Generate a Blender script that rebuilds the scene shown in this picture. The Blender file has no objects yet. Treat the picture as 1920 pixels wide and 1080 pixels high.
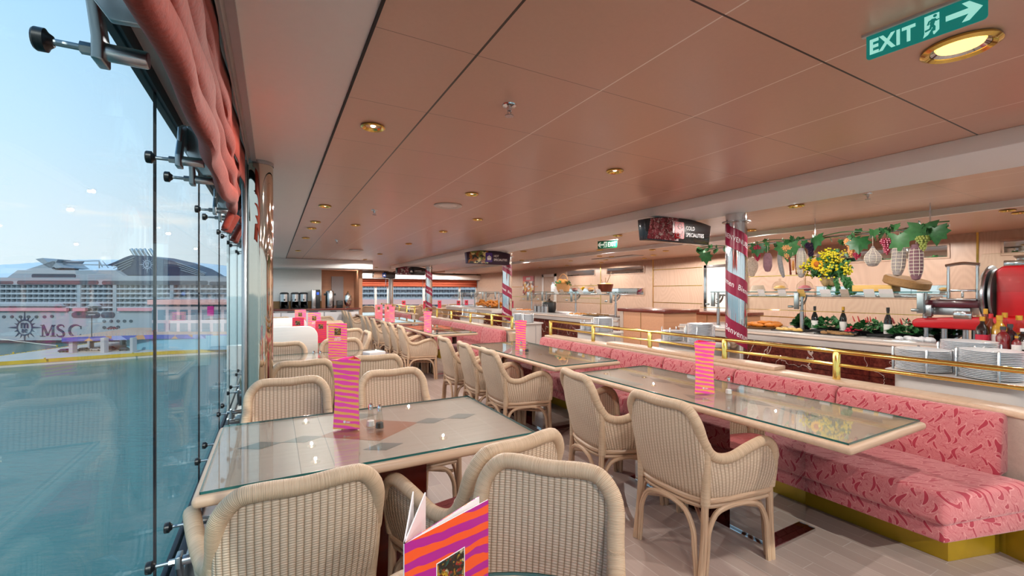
import bpy, bmesh, math, random
from mathutils import Vector, Matrix
random.seed(7)
PI = math.pi
SC = bpy.context.scene
COL = SC.collection
# ---------------------------------------------------------------- geometry helpers
def cr(P, n=6, closed=False):
    P = [Vector(p) for p in P]; out = []; N = len(P)
    for i in range(N if closed else N - 1):
        if closed: a, b, c, d = P[i-1], P[i], P[(i+1) % N], P[(i+2) % N]
        else: a, b, c, d = P[max(i-1, 0)], P[i], P[i+1], P[min(i+2, N-1)]
        for k in range(n):
            t = k / n
            out.append(0.5*((2*b) + (c-a)*t + (2*a-5*b+4*c-d)*t*t + (3*b-a-3*c+d)*t**3))
    if not closed: out.append(P[-1].copy())
    return out
class MB:
    def __init__(s): s.v = []; s.f = []; s.u = []; s.s = []; s.m = []
    def face(s, idx, uv=None, sm=False, mi=0):
        s.f.append(idx); s.u.append(uv); s.s.append(sm); s.m.append(mi)
    def box(s, a, b, mi=0, rz=0.0, piv=None):
        x0, y0, z0 = a; x1, y1, z1 = b; k = len(s.v)
        vs = [Vector(p) for p in ((x0,y0,z0),(x1,y0,z0),(x1,y1,z0),(x0,y1,z0),(x0,y0,z1),(x1,y0,z1),(x1,y1,z1),(x0,y1,z1))]
        if rz:
            c = Vector(piv) if piv else (Vector(a)+Vector(b))/2
            R = Matrix.Rotation(rz, 3, 'Z'); vs = [R @ (q-c) + c for q in vs]
        s.v += vs
        for q in ((0,3,2,1),(4,5,6,7),(0,1,5,4),(1,2,6,5),(2,3,7,6),(3,0,4,7)): s.face([k+i for i in q], None, False, mi)
        return s
    def cbox(s, c, d, mi=0, rz=0.0):
        return s.box([c[i]-d[i]/2 for i in range(3)], [c[i]+d[i]/2 for i in range(3)], mi, rz)
    def tube(s, P, r, n=8, closed=False, caps=True, mi=0, sm=True):
        P = [Vector(p) for p in P]; N = len(P)
        R = list(r) if isinstance(r, (list, tuple)) else [r]*N
        T = []
        for i in range(N):
            a = P[(i-1) % N] if (closed or i > 0) else P[i]; b = P[(i+1) % N] if (closed or i < N-1) else P[i]
            d = b-a; T.append(d.normalized() if d.length > 1e-9 else Vector((0,0,1)))
        up = Vector((0,0,1)) if abs(T[0].z) < .9 else Vector((1,0,0))
        nrm = (up - T[0]*up.dot(T[0])).normalized(); k = len(s.v); L = 0; ls = []
        for i in range(N):
            if i: L += (P[i]-P[i-1]).length
            ls.append(L)
            nrm = nrm - T[i]*nrm.dot(T[i])
            nrm = nrm.normalized() if nrm.length > 1e-6 else T[i].orthogonal().normalized()
            bi = T[i].cross(nrm)
            for j in range(n):
                a = 2*PI*j/n; s.v.append(P[i] + (nrm*math.cos(a) + bi*math.sin(a))*R[i])
        if closed: ls.append(L + (P[0]-P[-1]).length)
        for i in range(N if closed else N-1):
            i2 = (i+1) % N
            for j in range(n):
                j2 = (j+1) % n
                v0 = j/n*2*PI*R[i]; v1 = (j+1)/n*2*PI*R[i]
                s.face([k+i*n+j, k+i*n+j2, k+i2*n+j2, k+i2*n+j], [(ls[i],v0),(ls[i],v1),(ls[i+1],v1),(ls[i+1],v0)], sm, mi)
        if caps and not closed:
            s.face([k+j for j in reversed(range(n))], None, False, mi); s.face([k+(N-1)*n+j for j in range(n)], None, False, mi)
        return s
    def rod(s, a, b, r, n=10, mi=0): return s.tube([a, b], r, n, mi=mi)
    def lathe(s, prof, n=20, c=(0,0,0), mi=0, sm=True, axis='z', caps=True):
        k = len(s.v); N = len(prof); L = 0; ls = [0]
        for i in range(1, N): L += math.dist(prof[i], prof[i-1]); ls.append(L)
        for (r, z) in prof:
            for j in range(n):
                a = 2*PI*j/n; x, y = r*math.cos(a), r*math.sin(a)
                p = (x, y, z) if axis == 'z' else ((z, x, y) if axis == 'x' else (x, z, y))
                if axis == 'y': p = (-x, z, y)
                s.v.append(Vector(p) + Vector(c))
        for i in range(N-1):
            for j in range(n):
                j2 = (j+1) % n; rr = max(prof[i][0], .01)
                s.face([k+i*n+j, k+i*n+j2, k+(i+1)*n+j2, k+(i+1)*n+j], [(j/n*2*PI*rr, ls[i]),((j+1)/n*2*PI*rr, ls[i]),((j+1)/n*2*PI*rr, ls[i+1]),(j/n*2*PI*rr, ls[i+1])], sm, mi)
        if caps:
            if prof[0][0] > 1e-5: s.face([k+j for j in reversed(range(n))], None, False, mi)
            if prof[-1][0] > 1e-5: s.face([k+(N-1)*n+j for j in range(n)], None, False, mi)
        return s
    def ball(s, c, r, nu=10, nv=7, mi=0, sc=(1,1,1)):
        k0 = len(s.v); s.lathe([(max(r*math.sin(PI*i/nv), 1e-5), -r*math.cos(PI*i/nv)) for i in range(nv+1)], nu, (0,0,0), mi)
        for i in range(k0, len(s.v)):
            q = s.v[i]; s.v[i] = Vector((q.x*sc[0]+c[0], q.y*sc[1]+c[1], q.z*sc[2]+c[2]))
        return s
    def prism(s, poly, a, b, mi=0, fn=None, sm=False):
        """poly in 2-D, extruded from a to b; fn maps (u, v, w) to a point"""
        fn = fn or (lambda u, v, w: (u, v, w)); k = len(s.v); n = len(poly)
        for w in (a, b):
            for (u, v) in poly: s.v.append(Vector(fn(u, v, w)))
        s.face([k+i for i in reversed(range(n))], [poly[i] for i in reversed(range(n))], False, mi)
        s.face([k+n+i for i in range(n)], list(poly), False, mi)
        L = 0
        for i in range(n):
            j = (i+1) % n; l = math.dist(poly[i], poly[j])
            s.face([k+i, k+j, k+n+j, k+n+i], [(L,a),(L+l,a),(L+l,b),(L,b)], sm, mi); L += l
        return s
    def grid(s, fn, nu, nv, mi=0, sm=True, uv=None):
        k = len(s.v)
        for i in range(nu+1):
            for j in range(nv+1): s.v.append(Vector(fn(i/nu, j/nv)))
        q = lambda i, j: k+i*(nv+1)+j
        for i in range(nu):
            for j in range(nv):
                c = [(i/nu,j/nv),((i+1)/nu,j/nv),((i+1)/nu,(j+1)/nv),(i/nu,(j+1)/nv)]
                s.face([q(i,j), q(i+1,j), q(i+1,j+1), q(i,j+1)], [uv(*t) for t in c] if uv else c, sm, mi)
        return s
    def xf(s, M, k0=0):
        for i in range(k0, len(s.v)): s.v[i] = M @ s.v[i]
        return s
    def build(s, name, mat, parent=None, bevel=0, seg=2, loc=(0,0,0), rz=0.0, solid=0, ang=35, flat=True):
        me = bpy.data.meshes.new(name); me.from_pydata([tuple(v) for v in s.v], [], s.f)
        uvl = me.uv_layers.new(name='UVMap')
        for p, uv in zip(me.polygons, s.u):
            if uv:
                for li, c in zip(p.loop_indices, uv): uvl.data[li].uv = c
            else:
                n = p.normal; ax = max(range(3), key=lambda i: abs(n[i])); o = [i for i in range(3) if i != ax]
                for li in p.loop_indices:
                    c = me.vertices[me.loops[li].vertex_index].co; uvl.data[li].uv = (c[o[0]], c[o[1]])
        me.polygons.foreach_set('use_smooth', s.s); me.polygons.foreach_set('material_index', s.m)
        for m in (mat if isinstance(mat, (list, tuple)) else [mat]): me.materials.append(m)
        if bevel:
            bm = bmesh.new(); bm.from_mesh(me)
            bmesh.ops.remove_doubles(bm, verts=bm.verts, dist=1e-5)
            ed = [e for e in bm.edges if len(e.link_faces) == 2 and e.calc_face_angle(0) > math.radians(30)]
            rb = bmesh.ops.bevel(bm, geom=ed, offset=bevel, segments=seg, affect='EDGES', profile=.5, clamp_overlap=True)
            if flat:
                for f in rb['faces']: f.smooth = True
            else:
                for f in bm.faces: f.smooth = True
            bm.to_mesh(me); bm.free(); me.set_sharp_from_angle(angle=math.radians(60))
        elif any(s.s): me.set_sharp_from_angle(angle=math.radians(ang))
        me.validate(); me.update()
        o = bpy.data.objects.new(name, me); COL.objects.link(o)
        o.location = loc; o.rotation_euler = (0, 0, rz)
        if parent: o.parent = parent
        if solid:
            md = o.modifiers.new('thickness', 'SOLIDIFY'); md.thickness = solid; md.offset = 0
        return o
def tag(o, label, cat, group=None, kind=None):
    o['label'] = label; o['category'] = cat
    if group: o['group'] = group
    if kind: o['kind'] = kind
    return o
def thing(name, label, cat, loc=(0,0,0), rz=0.0, group=None, kind=None):
    o = bpy.data.objects.new(name, None); COL.objects.link(o); o.empty_display_size = .1
    o.location = loc; o.rotation_euler = (0, 0, rz)
    return tag(o, label, cat, group, kind)
def dup(r, loc, rz, label, group=None):
    ch = list(r.children); n = r.copy(); COL.objects.link(n); n.location = loc; n.rotation_euler = (0, 0, rz); n['label'] = label
    if group: n['group'] = group
    for c in ch:
        d = c.copy(); COL.objects.link(d); d.parent = n
        for g in c.children:
            e = g.copy(); COL.objects.link(e); e.parent = d
    return n
def struct(o): o['kind'] = 'structure'; return o
def text_mb(body, size, align='CENTER', bold=0.0, shear=0.0, depth=.001, space=1.0):
    cu = bpy.data.curves.new('t', 'FONT'); cu.body = body; cu.size = size; cu.align_x = align; cu.offset = bold; cu.shear = shear
    cu.space_character = space; cu.resolution_u = 3; cu.extrude = depth/2
    o = bpy.data.objects.new('t', cu); COL.objects.link(o); bpy.context.view_layer.update()
    me = bpy.data.meshes.new_from_object(o.evaluated_get(bpy.context.evaluated_depsgraph_get()))
    mb = MB(); mb.v = [v.co.copy() for v in me.vertices]
    for p in me.polygons: mb.face(list(p.vertices))
    bpy.data.objects.remove(o); bpy.data.curves.remove(cu); bpy.data.meshes.remove(me)
    return mb
# ---------------------------------------------------------------- camera frame
F, HY, A = 818.6, 547.1, 0.50038
SA, CA, EYE = math.sin(A), math.cos(A), 1.40
CEIL, CEIL2 = 2.327, 2.255
def at(px, py, z):
    d = (z-EYE)*F/(HY-py); r = (px-960)/F*d; return (d*SA+r*CA, d*CA-r*SA, z)
def atX(px, py, X):
    t = (px-960)/F; d = X/(SA+t*CA); return (X, d*(CA-t*SA), EYE+(HY-py)/F*d)
def ext(px, py, d):
    r = (px-960)/F*d; return (d*SA+r*CA, d*CA-r*SA, EYE+(HY-py)/F*d)
def extr(r, d, z): return (d*SA+r*CA, d*CA-r*SA, z)
cam = bpy.data.objects.new('camera', bpy.data.cameras.new('camera')); COL.objects.link(cam)
cam.location = (0, 0, EYE); cam.rotation_euler = (PI/2, 0, -A)
cam.data.sensor_width = 36; cam.data.lens = F/1920*36; cam.data.shift_y = 7.1/1920
cam.data.clip_start = .05; cam.data.clip_end = 20000
SC.camera = cam
# ---------------------------------------------------------------- materials
def hx(h):
    h = h.lstrip('#'); f = lambda c: c/12.92 if c <= .04045 else ((c+.055)/1.055)**2.4
    return tuple(f(int(h[i:i+2], 16)/255) for i in (0, 2, 4)) + (1,)
class G:
    def __init__(s, name):
        s.m = bpy.data.materials.new(name); s.m.use_nodes = True; s.t = s.m.node_tree; s.t.nodes.clear()
        s.out = s.t.nodes.new('ShaderNodeOutputMaterial'); s.b = s.n('ShaderNodeBsdfPrincipled')
        s.t.links.new(s.b.outputs[0], s.out.inputs[0])
    def n(s, typ, ins=None, **kw):
        nd = s.t.nodes.new(typ)
        for k, v in kw.items(): setattr(nd, k, v)
        for k, v in (ins or {}).items(): s.set(nd, k, v)
        return nd
    def set(s, nd, k, v):
        i = nd.inputs[k]
        if isinstance(v, bpy.types.NodeSocket): s.t.links.new(v, i)
        elif isinstance(v, bpy.types.Node): s.t.links.new(v.outputs[0], i)
        else: i.default_value = v
    def M(s, op, a, b=0.0, c=0.0):
        nd = s.n('ShaderNodeMath', operation=op); s.set(nd, 0, a); s.set(nd, 1, b); s.set(nd, 2, c); return nd.outputs[0]
    def uv(s):
        nd = s.n('ShaderNodeUVMap'); return s.sep(nd.outputs[0])
    def sep(s, v):
        x = s.n('ShaderNodeSeparateXYZ', {0: v}); return x.outputs[0], x.outputs[1], x.outputs[2]
    def comb(s, x=0.0, y=0.0, z=0.0): return s.n('ShaderNodeCombineXYZ', {0: x, 1: y, 2: z}).outputs[0]
    def pos(s): return s.n('ShaderNodeTexCoord').outputs['Object']
    def uvv(s): return s.n('ShaderNodeUVMap').outputs[0]
    def map(s, v, sc=(1,1,1), rot=(0,0,0), loc=(0,0,0)): return s.n('ShaderNodeMapping', {'Vector': v, 'Scale': sc, 'Rotation': rot, 'Location': loc}).outputs[0]
    def noise(s, v, scale, det=2.0, rough=.5, dist=0.0): return s.n('ShaderNodeTexNoise', {'Vector': v, 'Scale': scale, 'Detail': det, 'Roughness': rough, 'Distortion': dist}).outputs[0]
    def ramp(s, f, stops, interp='LINEAR'):
        nd = s.n('ShaderNodeValToRGB', {0: f}); cr_ = nd.color_ramp; cr_.interpolation = interp
        while len(cr_.elements) < len(stops): cr_.elements.new(.5)
        for e, (p, c) in zip(cr_.elements, stops):
            e.position = p; e.color = hx(c) if isinstance(c, str) else (c, c, c, 1)
        return nd.outputs[0]
    def mix(s, f, a, b, mode='MIX'):
        nd = s.n('ShaderNodeMix', data_type='RGBA', blend_type=mode); s.set(nd, 0, f)
        s.set(nd, 6, hx(a) if isinstance(a, str) else a); s.set(nd, 7, hx(b) if isinstance(b, str) else b); return nd.outputs[2]
    def bump(s, h, strength=.5, dist=.002):
        s.set(s.b, 'Normal', s.n('ShaderNodeBump', {'Height': h, 'Strength': strength, 'Distance': dist}).outputs[0])
    def P(s, **k):
        nm = {'col': 'Base Color', 'rough': 'Roughness', 'metal': 'Metallic', 'spec': 'Specular IOR Level', 'coat': 'Coat Weight', 'coatr': 'Coat Roughness', 'sheen': 'Sheen Weight', 'em': 'Emission Color', 'ems': 'Emission Strength', 'trans': 'Transmission Weight', 'ior': 'IOR', 'alpha': 'Alpha'}
        for a, v in k.items(): s.set(s.b, nm[a], hx(v) if isinstance(v, str) else v)
        return s
def plain(name, col, rough=.5, metal=0.0, var=.06, scale=30, bump=0.0, **k):
    g = G(name); nz = g.noise(g.pos(), scale, 3)
    a = hx(col); lo = tuple(max(0, c*(1-var)) for c in a[:3])+(1,); hi = tuple(min(1, c*(1+var)) for c in a[:3])+(1,)
    g.P(col=g.mix(nz, lo, hi), rough=rough, metal=metal, **k)
    if bump: g.bump(nz, bump, .003)
    return g.m
m_white = plain('white_paint', '#f2ece8', .55, var=.02)
m_beam = plain('white_beam_paint', '#fbfbfb', .45, var=.02)
m_chrome = plain('chrome', '#dcdcdc', .07, 1.0, var=.02)
m_steel = plain('brushed_steel', '#b9bcbf', .25, 1.0, var=.05)
m_dsteel = plain('dark_steel', '#a3abb0', .36, 1.0, var=.05)
m_brass = plain('polished_brass', '#eccb70', .14, 1.0, var=.08, scale=12)
m_bronze = plain('bronze_mirror', '#cfc4b6', .04, 1.0, var=.03)
m_mirror = plain('mirror', '#e6ebea', .02, 1.0, var=.01)
m_black = plain('black_plastic', '#17181a', .35)
m_dark = plain('dark_grey', '#3a3a3c', .5)
m_paper = plain('white_paper', '#ece6e6', .6, var=.02)
m_bone = plain('bone_laminate', '#d2cbc6', .35, var=.03)
m_bonetop = plain('bone_laminate_top', '#d8c3b4', .3, var=.03)
m_grey = plain('grey_panel', '#a9a4a6', .4)
m_ceramic = plain('white_ceramic', '#eef1f5', .18, var=.02)
m_burg = plain('burgundy_vinyl', '#96163f', .3, var=.04)
m_text = plain('white_lettering', '#f4f0f2', .5, var=.01)
m_gasket = plain('black_gasket', '#0e1220', .5)
m_red = plain('red_enamel', '#c4141f', .35, coat=.2)
m_rope = plain('twine', '#efe6d6', .8)
m_wine = plain('dark_glass_bottle', '#11130f', .08, coat=.5)
m_label = plain('bottle_label', '#e9e4e0', .6)
m_sun = plain('sunflower_yellow', '#f0b613', .6, var=.25, scale=60)
m_yellow = plain('yellow_blossom', '#e2d324', .6, var=.3, scale=50)
m_leaf = plain('leaf_green', '#437d48', .45, var=.45, scale=18)
m_leaf2 = plain('dark_leaf_green', '#2a6434', .45, var=.5, scale=40)
m_orange = plain('orange_food', '#d8812a', .5, var=.35, scale=40, bump=.4)
m_bread = plain('bread_crust', '#c98a45', .6, var=.35, scale=30, bump=.4)
m_wicker2 = plain('basket_wicker', '#a9784a', .6, var=.3, scale=80, bump=.6)
m_copper = plain('copper_pan', '#8c4a36', .3, .8, var=.1)
m_cheese = plain('yellow_cheese', '#e3b767', .5, var=.08)
m_rind = plain('cheese_rind', '#9a7448', .7, var=.3, scale=60, bump=.5)
m_woodred = plain('mahogany_edge', '#6a2413', .25, var=.4, scale=14, coat=.4)
m_floorgap = plain('dark_recess', '#241d1c', .7)
def glass(name, tint, refl=.03, gz=.8, rough=0.0):
    g = G(name); t = g.n('ShaderNodeBsdfTransparent', {0: hx(tint)}); gl = g.n('ShaderNodeBsdfGlossy', {'Color': (1,1,1,1), 'Roughness': rough})
    fr = g.n('ShaderNodeLayerWeight', {'Blend': .5}); f = g.M('MULTIPLY_ADD', g.M('POWER', fr.outputs[1], 5.0), gz, refl)
    mx = g.n('ShaderNodeMixShader', {0: f, 1: t.outputs[0], 2: gl.outputs[0]}); g.t.links.new(mx.outputs[0], g.out.inputs[0]); g.t.nodes.remove(g.b)
    return g.m
m_pane = glass('window_glass', '#f4fafb', .022, .3)
m_tglass = glass('table_glass', '#fbfdfc', .05, .85)
m_guard = glass('sneeze_guard_glass', '#fafdfc', .02, .5)
m_bottle = glass('clear_bottle_glass', '#f6f5f1', .05, .6)
m_edge = plain('glass_edge_green', '#1f5f5c', .1, coat=.5)
def emit(name, col, s):
    g = G(name); g.P(col=col, em=col, ems=s, rough=.4); return g.m
m_bulb = emit('lamp_bulb', '#ffe2a8', 9)
m_bulb2 = emit('lamp_glow', '#ffd27a', 2.2)
def wicker():
    g = G('woven_wicker'); u, v, _ = g.uv(); p, q = .0225, .0052
    g = G('woven_wicker'); u, v, _ = g.uv(); p, q = .0215, .0078
    row = g.M('FLOOR', g.M('DIVIDE', v, q)); st = g.M('ABSOLUTE', g.M('SINE', g.M('MULTIPLY', v, PI/q)))
    alt = g.M('COSINE', g.M('MULTIPLY', g.M('ADD', g.M('DIVIDE', u, p), row), PI))
    rib = g.M('POWER', g.M('ABSOLUTE', g.M('COSINE', g.M('MULTIPLY', u, PI/p))), .45)
    h2 = g.M('MULTIPLY', g.M('MULTIPLY_ADD', rib, .92, .08), g.M('MULTIPLY_ADD', g.M('POWER', st, .5), .46, g.M('MULTIPLY_ADD', alt, .08, .48)))
    nz = g.noise(g.comb(g.M('MULTIPLY', u, 6.0), g.M('MULTIPLY', v, 190.0)), 1.0, 3); nz2 = g.noise(g.pos(), 9, 2)
    c = g.ramp(h2, [(0.12, '#4d3828'), (.32, '#8d705a'), (.55, '#c6ab93'), (.95, '#e8d4c0')])
    c = g.mix(g.M('MULTIPLY', nz, .5), c, '#a5825f'); c = g.mix(g.M('MULTIPLY', nz2, .35), c, '#e8d2b4')
    g.P(col=c, rough=.5); g.bump(h2, .9, .004); return g.m
def wrap():
    g = G('wrapped_rattan'); u, v, _ = g.uv()
    b = g.M('ABSOLUTE', g.M('SINE', g.M('MULTIPLY', u, PI/.0042))); nz = g.noise(g.comb(g.M('MULTIPLY', u, 230.0), g.M('MULTIPLY', v, 8.0)), 1.0, 2); nz2 = g.noise(g.pos(), 14, 2)
    c = g.mix(nz2, g.ramp(nz, [(0.25, '#9c7f62'), (.5, '#c7aa8b'), (.75, '#dcc3a6')]), '#cfb396'); c = g.mix(g.M('MULTIPLY', g.M('LESS_THAN', b, .22), .35), c, '#8c6a48')
    g.P(col=c, rough=.45); g.bump(b, .5, .0015); return g.m
def pole():
    g = G('rattan_pole'); u, v, _ = g.uv(); nz = g.noise(g.comb(g.M('MULTIPLY', u, 5.0), g.M('MULTIPLY', v, 120.0)), 1.0, 3)
    g.P(col=g.ramp(nz, [(.25, '#9c7d62'), (.5, '#c09f82'), (.8, '#d2b497')]), rough=.4); g.bump(nz, .1, .001); return g.m
m_wicker, m_wrap, m_pole = wicker(), wrap(), pole()
def fabric(name, base, dark, light, sc=1.0):
    g = G(name); px_, py_, pz_ = g.sep(g.pos()); uv = g.map(g.comb(g.M('MULTIPLY_ADD', px_, .9, py_), g.M('ADD', px_, pz_)), (sc, sc, sc)); wv = g.n('ShaderNodeTexNoise', {'Vector': uv, 'Scale': 5.5, 'Detail': 1.0})
    warp = g.n('ShaderNodeMix', data_type='RGBA', blend_type='LINEAR_LIGHT'); g.set(warp, 0, .035); g.set(warp, 6, uv); g.set(warp, 7, wv.outputs[1])
    u, v, _ = g.sep(warp.outputs[2])
    cell = g.M('MULTIPLY', g.M('SINE', g.M('MULTIPLY', v, 44.0)), .015); su = g.M('ADD', u, cell)
    wave = g.M('SINE', g.M('MULTIPLY', su, 100.0)); env = g.M('SINE', g.M('ADD', g.M('MULTIPLY', v, 42.0), g.M('MULTIPLY', g.M('FLOOR', g.M('ADD', g.M('MULTIPLY', su, 100.0/(2*PI)), .25)), 2.1)))
    fl = g.M('MULTIPLY_ADD', env, .34, wave); flame = g.M('GREATER_THAN', fl, 1.0); out = g.M('GREATER_THAN', fl, .85)
    sw = g.n('ShaderNodeTexNoise', {'Vector': uv, 'Scale': 17.0, 'Detail': .6, 'Distortion': 1.2}); sl = g.M('SINE', g.M('MULTIPLY', sw.outputs[0], 60.0)); swirl = g.M('GREATER_THAN', sl, .72)
    curl = g.M('LESS_THAN', g.M('ABSOLUTE', g.M('SUBTRACT', g.noise(uv, 15.0, .3, .5, 2.2), .5)), .016)
    fine = g.noise(uv, 260, 2)
    c = g.mix(g.M('MULTIPLY', fine, .8), base, light); c = g.mix(g.M('MULTIPLY', swirl, .4), c, light); c = g.mix(g.M('MULTIPLY', curl, .7), c, dark)
    su2 = g.M('ADD', g.M('ADD', u, .031), g.M('MULTIPLY', g.M('SINE', g.M('MULTIPLY_ADD', v, 58.0, 1.3)), .012)); wv2 = g.M('SINE', g.M('MULTIPLY', su2, 100.0)); ev2 = g.M('SINE', g.M('ADD', g.M('MULTIPLY', v, 55.0), g.M('MULTIPLY', g.M('FLOOR', g.M('ADD', g.M('MULTIPLY', su2, 100.0/(2*PI)), .25)), 3.7)))
    f2 = g.M('MULTIPLY_ADD', ev2, .3, wv2); c = g.mix(g.M('GREATER_THAN', f2, .98), c, light); c = g.mix(g.M('GREATER_THAN', f2, 1.1), c, dark)
    c = g.mix(out, c, light); c = g.mix(flame, c, dark); g.P(col=c, rough=.75, sheen=.25); g.bump(fine, .15, .001); return g.m
m_fab = fabric('coral_flame_brocade', '#b5525a', '#a3263a', '#cd8583')
m_cush = fabric('cushion_brocade', '#b8383f', '#9c1f2c', '#c9605f', 1.6)
def veneer(name, c1, c2, rot=0.0, coat=0.0, sc=1.0):
    g = G(name); p = g.map(g.pos(), (2.0*sc, 38.0*sc, 38.0*sc), (0, 0, rot)); nz = g.noise(p, 1.0, 4, .6); n2 = g.noise(g.map(g.pos(), (8*sc, 160*sc, 160*sc), (0,0,rot)), 1.0, 2)
    g.P(col=g.mix(n2, g.ramp(nz, [(.3, c1), (.7, c2)]), c2), rough=.4, coat=coat); g.bump(n2, .08, .001); return g.m
m_tedge = veneer('limed_oak_edge', '#b8957b', '#d0b297')
m_ttop = veneer('limed_oak_veneer', '#9c8678', '#b6a294', .1)
m_inlay = veneer('slate_inlay', '#3c4648', '#55605f')
m_inlay2 = veneer('burl_inlay', '#7a3a1e', '#a85f38')
m_oak = veneer('limed_oak_board', '#ae9a8c', '#c6b3a5')
m_oakpale = veneer('pale_board', '#d7d8d6', '#e6e6e2')
m_cab = veneer('cabinet_veneer', '#c08a68', '#d39c78', PI/2)
def wallwood():
    g = G('pale_oak_wall'); x, y, z = g.sep(g.pos()); n0 = g.noise(g.comb(y, g.M('MULTIPLY', z, .35)), 1.7, 1)
    w = g.M('SINE', g.M('MULTIPLY', n0, 150.0)); n1 = g.noise(g.comb(g.M('MULTIPLY', y, 120.0), g.M('MULTIPLY', z, 5.0)), 1.0, 3)
    c = g.mix(g.M('MULTIPLY_ADD', w, .16, .16), '#c6a58f', '#a98570'); c = g.mix(g.M('MULTIPLY', n1, .3), c, '#dcc0ac'); g.P(col=c, rough=.4); return g.m
m_wall = wallwood()
def marble(name):
    g = G(name); p = g.pos(); n1 = g.noise(p, 22, 6, .65); n0 = g.n('ShaderNodeTexNoise', {'Vector': p, 'Scale': 1.6, 'Detail': 5.0, 'Distortion': .6})
    vein = g.M('LESS_THAN', g.M('ABSOLUTE', g.M('SUBTRACT', n0.outputs[0], .5)), .0035); c = g.ramp(n1, [(.3, '#3a1512'), (.55, '#6b2a22'), (.8, '#8d4536')]); g.P(col=g.mix(g.M('MULTIPLY', vein, .8), c, '#d9c6bb'), rough=.15); return g.m
m_marble = marble('red_marble')
def floor_mat():
    g = G('limed_plank_floor'); p = g.map(g.pos(), (1,1,1), (0,0,PI/2))
    br = g.n('ShaderNodeTexBrick', {'Vector': p, 'Color1': hx('#a28d84'), 'Color2': hx('#b8a49b'), 'Mortar': hx('#cfc4c0'), 'Scale': 1.0, 'Mortar Size': .0016, 'Mortar Smooth': .1, 'Bias': 0.0, 'Brick Width': .9, 'Row Height': .098}, offset=.37)
    n1 = g.noise(g.map(g.pos(), (60, 2.2, 1)), 1.0, 4); n2 = g.noise(g.pos(), 1.3, 2)
    c = g.mix(g.M('MULTIPLY', n1, .45), br.outputs[0], '#8c7971'); c = g.mix(g.M('MULTIPLY', n2, .3), c, '#ab968a'); g.P(col=c, rough=.38); g.bump(br.outputs[1], .2, .001); return g.m
m_floor = floor_mat()
def ceil_mat():
    g = G('copper_ceiling_panels'); x, y, z = g.sep(g.pos())
    def ln(c, o, w): return g.M('LESS_THAN', g.M('ABSOLUTE', g.M('SUBTRACT', g.M('FRACT', g.M('ADD', g.M('DIVIDE', g.M('SUBTRACT', c, o), .6255), 100.5)), .5)), w/.6255)
    lx = ln(x, .70, .0032); ly = ln(y, .943, .0016)
    first = g.M('MULTIPLY', g.M('LESS_THAN', g.M('ABSOLUTE', g.M('SUBTRACT', x, .70)), .005), 1.0); r0 = g.M('LESS_THAN', g.M('ABSOLUTE', g.M('SUBTRACT', y, .943)), .004)
    dk = g.M('MAXIMUM', first, r0); nz = g.noise(g.pos(), 60, 2)
    c = g.mix(nz, '#d2a791', '#d8ad97'); c = g.mix(g.M('MULTIPLY', ly, .7), c, '#4c2e24'); c = g.mix(lx, c, '#fbeadf'); c = g.mix(dk, c, '#1d0f0c')
    cx = g.M('FLOOR', g.M('DIVIDE', g.M('SUBTRACT', y, .943), .6255)); tilt = g.M('SINE', g.M('MULTIPLY', g.M('FRACT', g.M('ADD', g.M('DIVIDE', g.M('SUBTRACT', y, .943), .6255), 100.0)), PI))
    g.P(col=c, rough=.34, spec=.5, coat=.35, coatr=.22); g.bump(tilt, .3, .004); return g.m
m_ceil = ceil_mat()
m_ceil2 = plain('copper_ceiling_plain', '#cfa18a', .28, var=.03)
def stripes(name, a, b, sc, ax=1, dist=.02):
    g = G(name); u, v, _ = g.uv(); n = g.noise(g.comb(g.M('MULTIPLY', u, 13.0), g.M('MULTIPLY', v, 26.0)), 1.0, 1.5)
    w = g.M('SINE', g.M('MULTIPLY', g.M('ADD', g.M('ADD', v, g.M('MULTIPLY', u, .12)), g.M('MULTIPLY', n, dist)), sc)); n2 = g.noise(g.comb(g.M('MULTIPLY', u, 9.0), g.M('MULTIPLY', v, 60.0)), 1.0, 0)
    g.P(col=g.mix(g.M('GREATER_THAN', w, g.M('MULTIPLY_ADD', n2, 2.6, -1.15)), a, b), rough=.3, coat=.3); return g.m
m_zebra = stripes('pink_orange_stripes', '#ff4fb4', '#ffb35e', 235.0, dist=.012)
m_zebra2 = stripes('red_and_shaded_stripes', '#d01a66', '#e8452a', 235.0, dist=.012)  # stripes with side-face shade in their colour; also print of the red cards
m_zebra3 = stripes('menu_cover_stripes', '#b0128a', '#f2551c', 190.0, dist=.022)
def collage(name, cols, sc=40):
    g = G(name); vo = g.n('ShaderNodeTexVoronoi', {'Vector': g.n('ShaderNodeMix', {0: .06, 6: g.uvv(), 7: g.n('ShaderNodeTexNoise', {'Vector': g.uvv(), 'Scale': sc*.7}).outputs[1]}, data_type='RGBA', blend_type='LINEAR_LIGHT').outputs[2], 'Scale': sc})
    x, _, _ = g.sep(vo.outputs[1]); n = len(cols); c = g.ramp(x, [(i/n, k) for i, k in enumerate(cols)], 'CONSTANT'); g.P(col=g.mix(g.M('MULTIPLY', g.M('MULTIPLY', vo.outputs[0], sc*.02), 1.0), c, '#201008'), rough=.3); return g.m
m_photo = collage('food_picture', ['#1d5c50', '#e3b32a', '#b42a1c', '#e8d9b0', '#2a2a22', '#c9901e', '#6a1d12'], 60)
m_meat = collage('cold_cuts_picture', ['#8e1f2c', '#b8485a', '#d98a92', '#6d1520', '#c4606a', '#e8d2cc', '#a52c3c'], 38)
m_dishpic = collage('casserole_picture', ['#28351c', '#d3a13c', '#7a8a3a', '#e9dc9c', '#2a1c14', '#9a5a24'], 16)
m_carvepic = collage('carving_picture', ['#b8a8a4', '#a03048', '#8e2236', '#d8c8c4', '#5c2028'], 18)
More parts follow.
